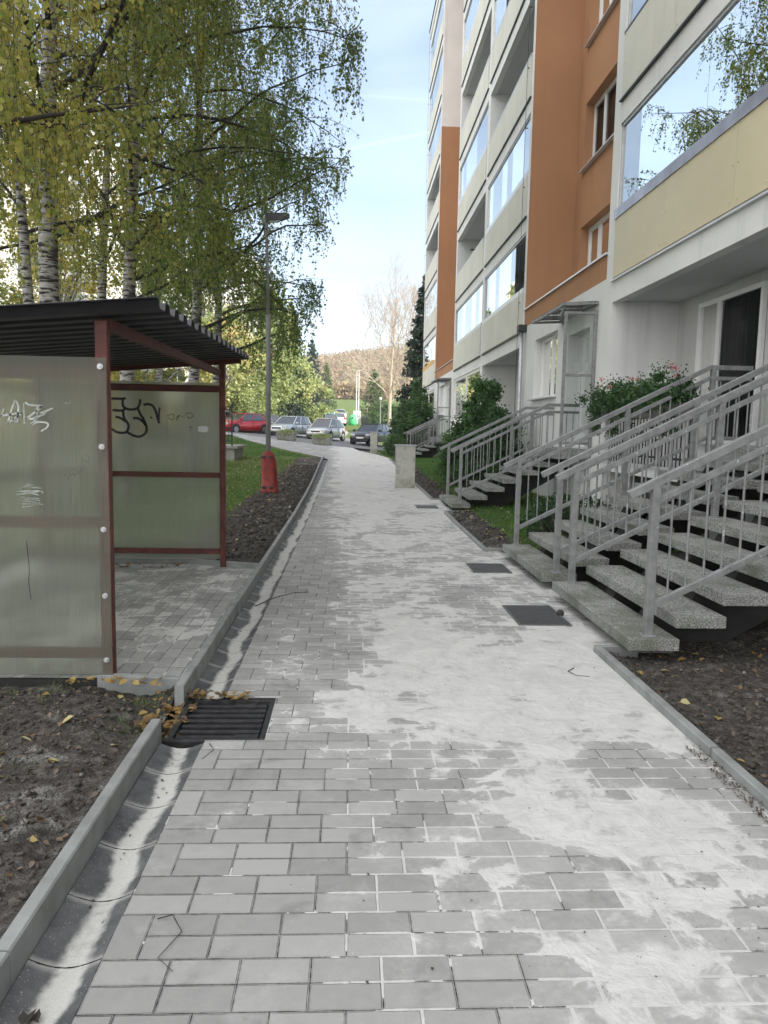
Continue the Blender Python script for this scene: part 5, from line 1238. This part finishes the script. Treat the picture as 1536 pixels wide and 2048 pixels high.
for (x, l_) in ((.72, 'left one of two thin white poles beyond the containers'), (1.02, 'right one of two thin white poles beyond the containers')):
    g = tzf(x, 97); t = wthing('white_pole', l_, 'pole', (x, 97, g), 'thin white poles'); b = MB(); b.tube([(x, 97.6, g), (x, 97.6, g+6.8)], [.08, .05], 8); b.build('shaft', M['farwhite'], t); b = MB(); b.tube([(x, 97.6, g+6.8), (x+.05, 97.6, g+7.0), (x+.35, 97.6, g+7.05)], .035, 6); b.build('arm', M['farwhite'], t)
g = tzf(2.7, 66); t = wthing('street_lamp', 'distant lamp post with a brown concrete foot beside the bare tree', 'street lamp', (2.62, 66, g)); b = MB(); b.tube([(2.62, 66, g), (2.62, 66, g+3.6)], [.06, .04], 8); b.build('pole', M['lampgrey'], t); b = MB(); b.loft([[Vector((2.62+sx*k, 66+sy*k, g+z)) for sx, sy in ((-1, -1), (1, -1), (1, 1), (-1, 1))] for z, k in ((0, .22), (.75, .19), (.95, .08))]); b.build('foot', M['concrete'], t); b = MB(); b.tube([(2.62, 66, g+3.55), (2.62, 66, g+3.7), (2.62, 66, g+3.8)], [.10, .16, .04], 10); b.build('lamp_head', M['farwhite'], t)
# basement stairwell parapet with black railing
g = tzf(-4.5, 27); t = wthing('low_wall', 'mossy low concrete wall left of the lawn, carrying a black railing', 'wall', (-6, 27.8, g))
b = MB(); b.box(-10, -4.25, 27.4, 29.6, g-.1, g+.50); b.build('body', M['concrete'], t); b = MB(); b.box(-10.05, -4.12, 27.3, 29.7, g+.50, g+.60); b.build('coping', M['concrete'], t, bev=.01)
t = wthing('black_railing', 'black metal railing standing on the mossy low wall', 'railing', (-5, 27.6, g+.6))
for x in (-4.35, -5.3, -6.25, -7.2): b = MB(); b.box(x-.025, x+.025, 27.5, 27.55, g+.6, g+2.15 if x > -4.4 else g+1.7); b.build('post', M['fence_dark'], t)
for z in (.75, .95, 1.25, 1.65): b = MB(); b.box(-7.2, -4.375, 27.51, 27.54, g+z, g+z+.04); b.build('cross_rail', M['fence_dark'], t)
for i in range(22): x = -4.47-.12*i; b = MB(); b.box(x-.007, x+.007, 27.52, 27.534, g+.79, g+1.65); b.build('bar', M['fence_dark'], t)

# ------------------------------------------------------------ buildings on the left
def block(label, x0, x1, y0, y1, h, floors, wallm, bays, name='apartment_building', g0=None, balc=True, yellow=None):
    g = tzf(x0, y0)-1 if g0 is None else g0; t = wthing(name, label, 'building', ((x0+x1)/2, (y0+y1)/2, g))
    b = MB(); b.box(x0, x1, y0, y1, g, g+h); b.build('wall', M[wallm], t); b = MB(); b.box(x0-.3, x1+.3, y0-.3, y1+.3, g+h, g+h+.4); b.build('roof', M['farwhite'], t)
    if yellow: b = MB(); b.box(x0+yellow[0], x0+yellow[1], y0-.06, y0+.1, g, g+h-.02 if yellow[2] is None else g+yellow[2]); b.build('yellow_wall', M['yellowwall'], t)
    fh = (h-1.4)/floors
    for k in range(floors):
        for i in range(bays):
            xc = x0+(x1-x0)*(i+.5)/bays; z = g+2.0+fh*k
            if z < 1.0: continue
            b = MB(); b.box(xc-.75, xc+.75, y0-.09, y0-.02, z, z+1.4); wn = b.build('window', M['pvc'], t); b = MB(); b.box(xc-.67, xc-.04, y0-.10, y0-.088, z+.08, z+1.32); b.box(xc+.04, xc+.67, y0-.10, y0-.088, z+.08, z+1.32); b.build('pane', M['carwin'], wn)
    if balc:
        for k in range(floors):
            z = g+1.6+fh*k
            b = MB(); b.box(x1-.2, x1+1.0, y0+.2, y0+3.2, z, z+.15); b.box(x1+.92, x1+1.0, y0+.2, y0+3.2, z+.2, z+1.05); b.box(x1, x1+.92, y0+.2, y0+.26, z+.2, z+1.05); b.build('balcony', M['alu'], t)
block('white and yellow apartment block glimpsed through the birches at the far left', -40, -17.5, 46, 60, 22, 7, 'farwhite', 7, yellow=(12.0, 17.5, None), g0=-.5)
block('white apartment block with balconies behind the birches, left of the sunlit trees', -24, -9.9, 74, 88, 17, 5, 'farwhite', 5, yellow=(0, 14, 3.2))
block('low yellow building with white eaves behind the shelter panels', -26, -11.6, 40, 45, 4.2, 1, 'yellowwall', 4, 'low_building', balc=False, g0=.2)

# ------------------------------------------------------------ wooded hill
def hillz(x, y):
    r = 14+40*np.exp(-((y-520)/165)**2)*(.62+.38*np.exp(-((x-95)/85)**2)-.12*np.exp(-((x+60)/70)**2))*(.9+.2*fbm(x/80, y/80, 3, 9)); return r
xs2 = np.linspace(-400, 500, 90); ys2 = np.linspace(230, 800, 60)
grid_sheet('hill', xs2, ys2, lambda x, y: hillz(x, y)-14*smooth(330, 230, y), M['ground'], lambda x, y: np.full_like(x, .4), kind='structure')
rs = np.random.RandomState(5); n = 5200; hx = rs.uniform(-170, 210, n); hy = rs.uniform(235, 520, n); P = []; T_ = []
for x, y in zip(hx, hy):
    z = float(hillz(np.array(x), np.array(y))-14*float(smooth(330, 230, y))); hh = rs.uniform(7, 12); k = 44; d = rs.normal(size=(k, 3)); d /= np.linalg.norm(d, axis=1)[:, None]
    P.append(np.array([x, y, z+hh*.6])+d*np.array([hh*.36, hh*.36, hh*.46])); T_.append(np.full(k, rs.rand()*.9)+rs.rand(k)*.15)
o = leaves('woodland', np.concatenate(P), 1.35, M['leaf_autumn'], None, np.concatenate(T_)); props(o, kind='stuff', label='autumn brown wood covering the hill')
# hedge line at the foot of the slope
P = np.stack([rs.uniform(-14, 10, 9000), rs.uniform(196, 204, 9000), 0*rs.rand(9000)], 1); P[:, 2] = tz(P[:, 0], P[:, 1])+rs.rand(9000)**1.3*4.5*(.6+.6*fbm(P[:, 0]*.25, P[:, 1]*.1, 2, 4))
o = leaves('thicket', P, .8, M['leaf_autumn'], None, .2+rs.rand(9000)*.7); props(o, kind='stuff', label='ragged brown thicket along the top of the meadow')

# ------------------------------------------------------------ grass, litter, clods
def grass(name, label, n, xr, yr, hgt, tint, seed, dens=None, zf=None, bladew=.006):
    rs = np.random.RandomState(seed); x = rs.uniform(*xr, n); y = yr[0]+(yr[1]-yr[0])*rs.rand(n)
    if dens is not None: k = rs.rand(n) < dens(x, y); x, y = x[k], y[k]
    n = len(x); z = (zf or terrain_z)(x, y)-.004; a = rs.rand(n)*6.28; h = hgt*(.4+.9*rs.rand(n)); w_ = bladew*(1+.04*np.maximum(y-6, 0)); l = rs.normal(size=(n, 2))*.5
    dx, dy = np.cos(a)*w_, np.sin(a)*w_
    V = np.stack([np.stack([x-dx, y-dy, z], 1), np.stack([x+dx, y+dy, z], 1), np.stack([x+l[:, 0]*h, y+l[:, 1]*h, z+h], 1)], 1).reshape(-1, 3)
    o = mesh_obj(name, V, np.arange(3*n).reshape(-1, 3), M['grass'], None, False, attr=np.repeat(np.clip(tint+rs.normal(size=n)*.18+.5*(fbm(x*.8, y*.8, 3, 2)-.45), 0, 1), 3))
    return props(o, label, None, None, 'stuff')
edge = lambda x, y, e: smooth(e, e+.35, x+.35*(fbm(x*2.5, y*2.5, 3, 8)-.5))
grass('grass', 'green lawn between the steps and the building', 150000, (1.95, 5.4), (9.2, 32), .07, .42, 1, lambda x, y: edge(x, y, 2.15)*np.interp(y, [9, 20, 32], [1, .6, .3]))
grass('grass', 'leaf strewn lawn under the birches', 150000, (-9, -1.7), (8.3, 31), .06, .55, 2, lambda x, y: edge(-x, y, 1.95)*np.interp(y, [8, 16, 31], [.8, 1, .4])*(.35+.8*smooth(.3, .55, fbm(x*.7, y*.7, 3, 12))))
grass('grass', 'thin grass tufts by the shelter foot', 9000, (-4, -1.0), (2.6, 4.24), .06, .6, 3, lambda x, y: smooth(.50, .66, fbm(x*3, y*3, 3, 4))*smooth(2.9, 4.0, y), near_z, .0016)
grass('grass', 'sparse grass on the trodden earth at the right', 14000, (2.1, 5.2), (3.4, 7.2), .04, .5, 4, lambda x, y: smooth(.45, .62, fbm(x*2, y*2, 3, 6))*smooth(2.3, 3.4, x), near_z, .0016)
grass('grass', 'rough grass on the far lawn by the curve', 60000, (-14, 3.8), (31, 46), .10, .45, 5, lambda x, y: 1.*((x < -1.6-(y-31)*.38)&(y < 44+(-x)*.3))+1.*((x > 1.7)&(y < 45)), None, .006)
def inpoly(): pass
def litter(name, label, n, xr, yr, size, mat, tlo, thi, seed, zf, dens=None, flat=.25, lift=.012):
    rs = np.random.RandomState(seed); x = rs.uniform(*xr, n); y = rs.uniform(*yr, n)
    if dens is not None: k = rs.rand(n) < dens(x, y); x, y = x[k], y[k]
    n = len(x); z = zf(x, y)+lift*(.3+rs.rand(n)); a = rs.rand(n)*6.28; s = size*(.6+.8*rs.rand(n))
    d = np.stack([np.cos(a), np.sin(a), rs.normal(size=n)*flat], 1)*s[:, None]; q = np.stack([-np.sin(a), np.cos(a), rs.normal(size=n)*flat], 1)*s[:, None]*.36; C = np.stack([x, y, z], 1); up = np.array([0, 0, 1])*s[:, None]*.16
    V = np.stack([C-d*.5, C-d*.15-q+up, C+d*.25-q*.8+up*.8, C+d*.5, C+d*.25+q*.8+up*.8, C-d*.15+q+up], 1).reshape(-1, 3)
    Fq = np.arange(6*n).reshape(-1, 6); Fc = np.concatenate([Fq[:, [0, 1, 2, 3]], Fq[:, [0, 3, 4, 5]]])
    o = mesh_obj(name, V, Fc, mat, None, False, attr=np.repeat(np.clip(tlo+(thi-tlo)*rs.rand(n), 0, 1), 6)); return props(o, label, None, None, 'stuff')
flatz = lambda x, y: tz(0*x, y)
litter('fallen_leaves', 'yellow birch leaves on the near left earth', 45, (-3.2, -1.0), (1.6, 4.2), .042, M['litter'], .45, 1, 1, near_z, None, .45)
litter('fallen_leaves', 'yellow leaves on the near right earth', 90, (1.82, 4.6), (2.4, 6.5), .045, M['litter'], .3, 1, 2, near_z)
litter('fallen_leaves', 'yellow leaves strewn over the left lawn', 9000, (-9, -1.3), (8.3, 30), .05, M['litter'], .2, .95, 3, terrain_z, lambda x, y: .25+.75*smooth(-1.5, -3.5, x), lift=.05)
litter('fallen_leaves', 'scattered leaves on the green lawn', 500, (2.0, 4.2), (9.2, 20), .045, M['litter'], .3, 1, 4, terrain_z, lift=.05)
litter('fallen_leaves', 'brown and ochre leaves heaped at the drain corner', 40, (-.92, -.55), (4.02, 4.10), .045, M['litter'], .0, .5, 5, lambda x, y: -.006+0*x, lift=.03)
litter('fallen_leaves', 'ochre leaves in the hollow by the drain', 80, (-1.06, -.84), (3.6, 4.12), .045, M['litter'], .0, .55, 6, lambda x, y: -.04+.06*smooth(-.9, -1.1, x), lift=.03)
litter('fallen_leaves', 'ochre leaves along the shelter kerb', 26, (-1.6, -1.05), (4.08, 4.2), .045, M['litter'], .2, .8, 7, lambda x, y: .05+0*x, lift=.03)
litter('fallen_leaves', 'brown leaves at the back of the shelter floor', 40, (-3.0, -1.8), (7.7, 7.98), .05, M['litter'], .0, .4, 8, lambda x, y: .04+0*x)
litter('debris', 'dark crumbs and husks on the pale sand', 900, (-.3, 1.72), (1.6, 5.0), .0042, M['debris'], 0, 1, 9, flatz, lambda x, y: .15+.85*smooth(.7, 1.5, x), .3, .004)
litter('debris', 'fine straw bits on the pale sand', 260, (.0, 1.72), (1.6, 6.5), .009, M['debris'], .2, 1, 10, flatz, lambda x, y: .2+.8*smooth(.7, 1.5, x), .1, .004)
litter('debris', 'crumbs lying in the gutter', 110, (-.86, -.73), (1.2, 9), .012, M['debris'], 0, .7, 11, lambda x, y: tz(0*x, y)-.028, None, .3, .004)
litter('debris', 'bits of bark over the far path', 90, (-.6, 1.7), (6.5, 18), .014, M['debris'], 0, .6, 12, flatz, None, .2, .004)
litter('debris', 'roots and needles at the foot of the right kerb', 420, (1.66, 1.735), (2.2, 3.4), .011, M['debris'], .1, 1, 13, lambda x, y: 0*x+.004, None, .4, .008)
litter('debris', 'dry grass bits and roots on the near left earth', 900, (-3.4, -.98), (1.4, 4.2), .022, M['debris'], .3, 1, 21, near_z, None, .5, .01)
litter('debris', 'dry grass bits and roots on the near right earth', 1500, (1.80, 5.0), (1.8, 7.0), .022, M['debris'], .3, 1, 22, near_z, None, .5, .01)
litter('fallen_leaves', 'small brown half buried leaves on the near left earth', 120, (-3.2, -1.0), (1.5, 4.2), .03, M['litter'], .0, .45, 23, near_z, None, .5, .008)
litter('fallen_leaves', 'small brown half buried leaves on the near right earth', 220, (1.82, 4.6), (2.0, 6.8), .03, M['litter'], .0, .45, 24, near_z, None, .5, .008)
def clods(label, n, xr, yr, seed, smax, zf):
    rs = np.random.RandomState(seed); x = rs.uniform(*xr, n); y = rs.uniform(*yr, n); s = .003+smax*rs.rand(n)**4; z = zf(x, y)+s*.25
    ico = np.array([[0, 0, 1], [.9, 0, .1], [.28, .85, .15], [-.72, .53, .1], [-.72, -.53, .12], [.28, -.85, .1], [0, 0, -.6]])
    Fi = np.array([[0, 1, 2], [0, 2, 3], [0, 3, 4], [0, 4, 5], [0, 5, 1], [6, 2, 1], [6, 3, 2], [6, 4, 3], [6, 5, 4], [6, 1, 5]])
    V = ico[None]*s[:, None, None]*(1+.35*rs.normal(size=(n, 7, 1)))*np.array([1, 1, .75]); a = rs.rand(n)*6.28; c, si = np.cos(a)[:, None], np.sin(a)[:, None]
    V = np.stack([V[..., 0]*c-V[..., 1]*si, V[..., 0]*si+V[..., 1]*c, V[..., 2]], -1)+np.stack([x, y, z], 1)[:, None]
    Fc = (Fi[None]+7*np.arange(n)[:, None, None]).reshape(-1, 3)
    o = mesh_obj('soil_clods', V.reshape(-1, 3), Fc, M['clod'], None, False, attr=np.repeat(rs.rand(n)*(.55+.45*(rs.rand(n) < .3)), 7)); return props(o, label, None, None, 'stuff')
clods('dark crumbled soil beside the left kerb', 9000, (-3.6, -.97), (1.3, 4.2), 1, .014, near_z)
clods('dark crumbled soil beside the right kerb', 12000, (1.80, 5.0), (1.7, 7.2), 2, .017, near_z)
clods('crumbled soil strip along the left kerb further on', 7000, (-1.95, -.98), (8.1, 26), 3, .04, terrain_z)
clods('crumbled soil strip along the right kerb before the porch steps', 5000, (1.82, 2.5), (9.4, 30), 4, .04, terrain_z)
# twigs
def twig(label, pts, r):
    b = MB(); b.tube(pts, [r*(1-.6*i/(len(pts)-1)) for i in range(len(pts))], 5); o = b.build('twig', M['twig'], None, True); return props(o, label, 'twig', 'fallen twigs')
def gz(px, py, z=.004):
    c = Vector(((px-768)/F_PX, (1024-py)/F_PX, -1)); d = M3 @ c; t = (z-EYE)/d.z; return (d.x*t, d.y*t, z)
twig('curved dark twig lying on the pavers by the gutter', [(-.575, 2.16, .006), (-.53, 2.17, .012), (-.487, 2.10, .006), (-.53, 1.99, .006), (-.475, 1.935, .006)], .0022)
twig('long thin twig on the earth beside the left kerb', [(-1.35, 2.75, .12), (-1.20, 2.62, .125), (-1.10, 2.48, .12), (-.98, 2.36, .115)], .004)
twig('twig curling in the gutter near the grate', [(-.66, 3.46, .0), (-.62, 3.36, .015), (-.69, 3.25, -.01), (-.63, 3.12, .0)], .002)
twig('fine forked twig lying across the gutter further up', [(-.80, 6.3, -.01), (-.66, 6.5, .02), (-.50, 6.75, .012), (-.36, 6.8, .01)], .005)
twig('small hooked twig on the sand near the end of the nearest step', [(1.48, 4.62, .004), (1.42, 4.55, .006), (1.45, 4.47, .004), (1.53, 4.45, .004)], .003)
rs_ = np.random.RandomState(3); Vd, Fd = leaf_quads(np.array([[-.805, 1.79, -.022]]*7)+rs_.normal(size=(7, 3))*np.array([.010, .010, .003]), .040, 0, .9, .8, rs_); Vd[:, 2] = -.027+np.abs(Vd[:, 2]+.027)*.7
dl = mesh_obj('dry_leaf', Vd, Fd, M['twig']); props(dl, 'dark curled leaf lying on the sand in the nearest stretch of gutter', 'leaf')
b = MB(); b.loft([[Vector((1.79+r_*math.cos(a), 6.02+r_*math.sin(a), z)) for a in [k*.785 for k in range(8)]] for z, r_ in ((.0, .02), (.015, .034), (.04, .028), (.05, .01))]); props(b.build('pine_cone', M['twig']), 'dark cone by the corner of the large square grate', 'cone')

# ------------------------------------------------------------ autumn haze in the valley air
hb_ = MB(); hb_.box(-420, 520, -70, 820, -8, 110); hz = hb_.build('haze', None); props(hz, 'thin pale autumn haze', None, None, 'stuff')
hm = bpy.data.materials.new('haze_air'); hm.use_nodes = True; ht = hm.node_tree; ht.nodes.clear()
pv = ht.nodes.new('ShaderNodeVolumePrincipled'); pv.inputs['Color'].default_value = (.95, .97, 1, 1); pv.inputs['Density'].default_value = .0006; pv.inputs['Anisotropy'].default_value = .2
ho = ht.nodes.new('ShaderNodeOutputMaterial'); ht.links.new(pv.outputs[0], ho.inputs['Volume']); hz.data.materials.append(hm)
scn.cycles.volume_bounces = 0
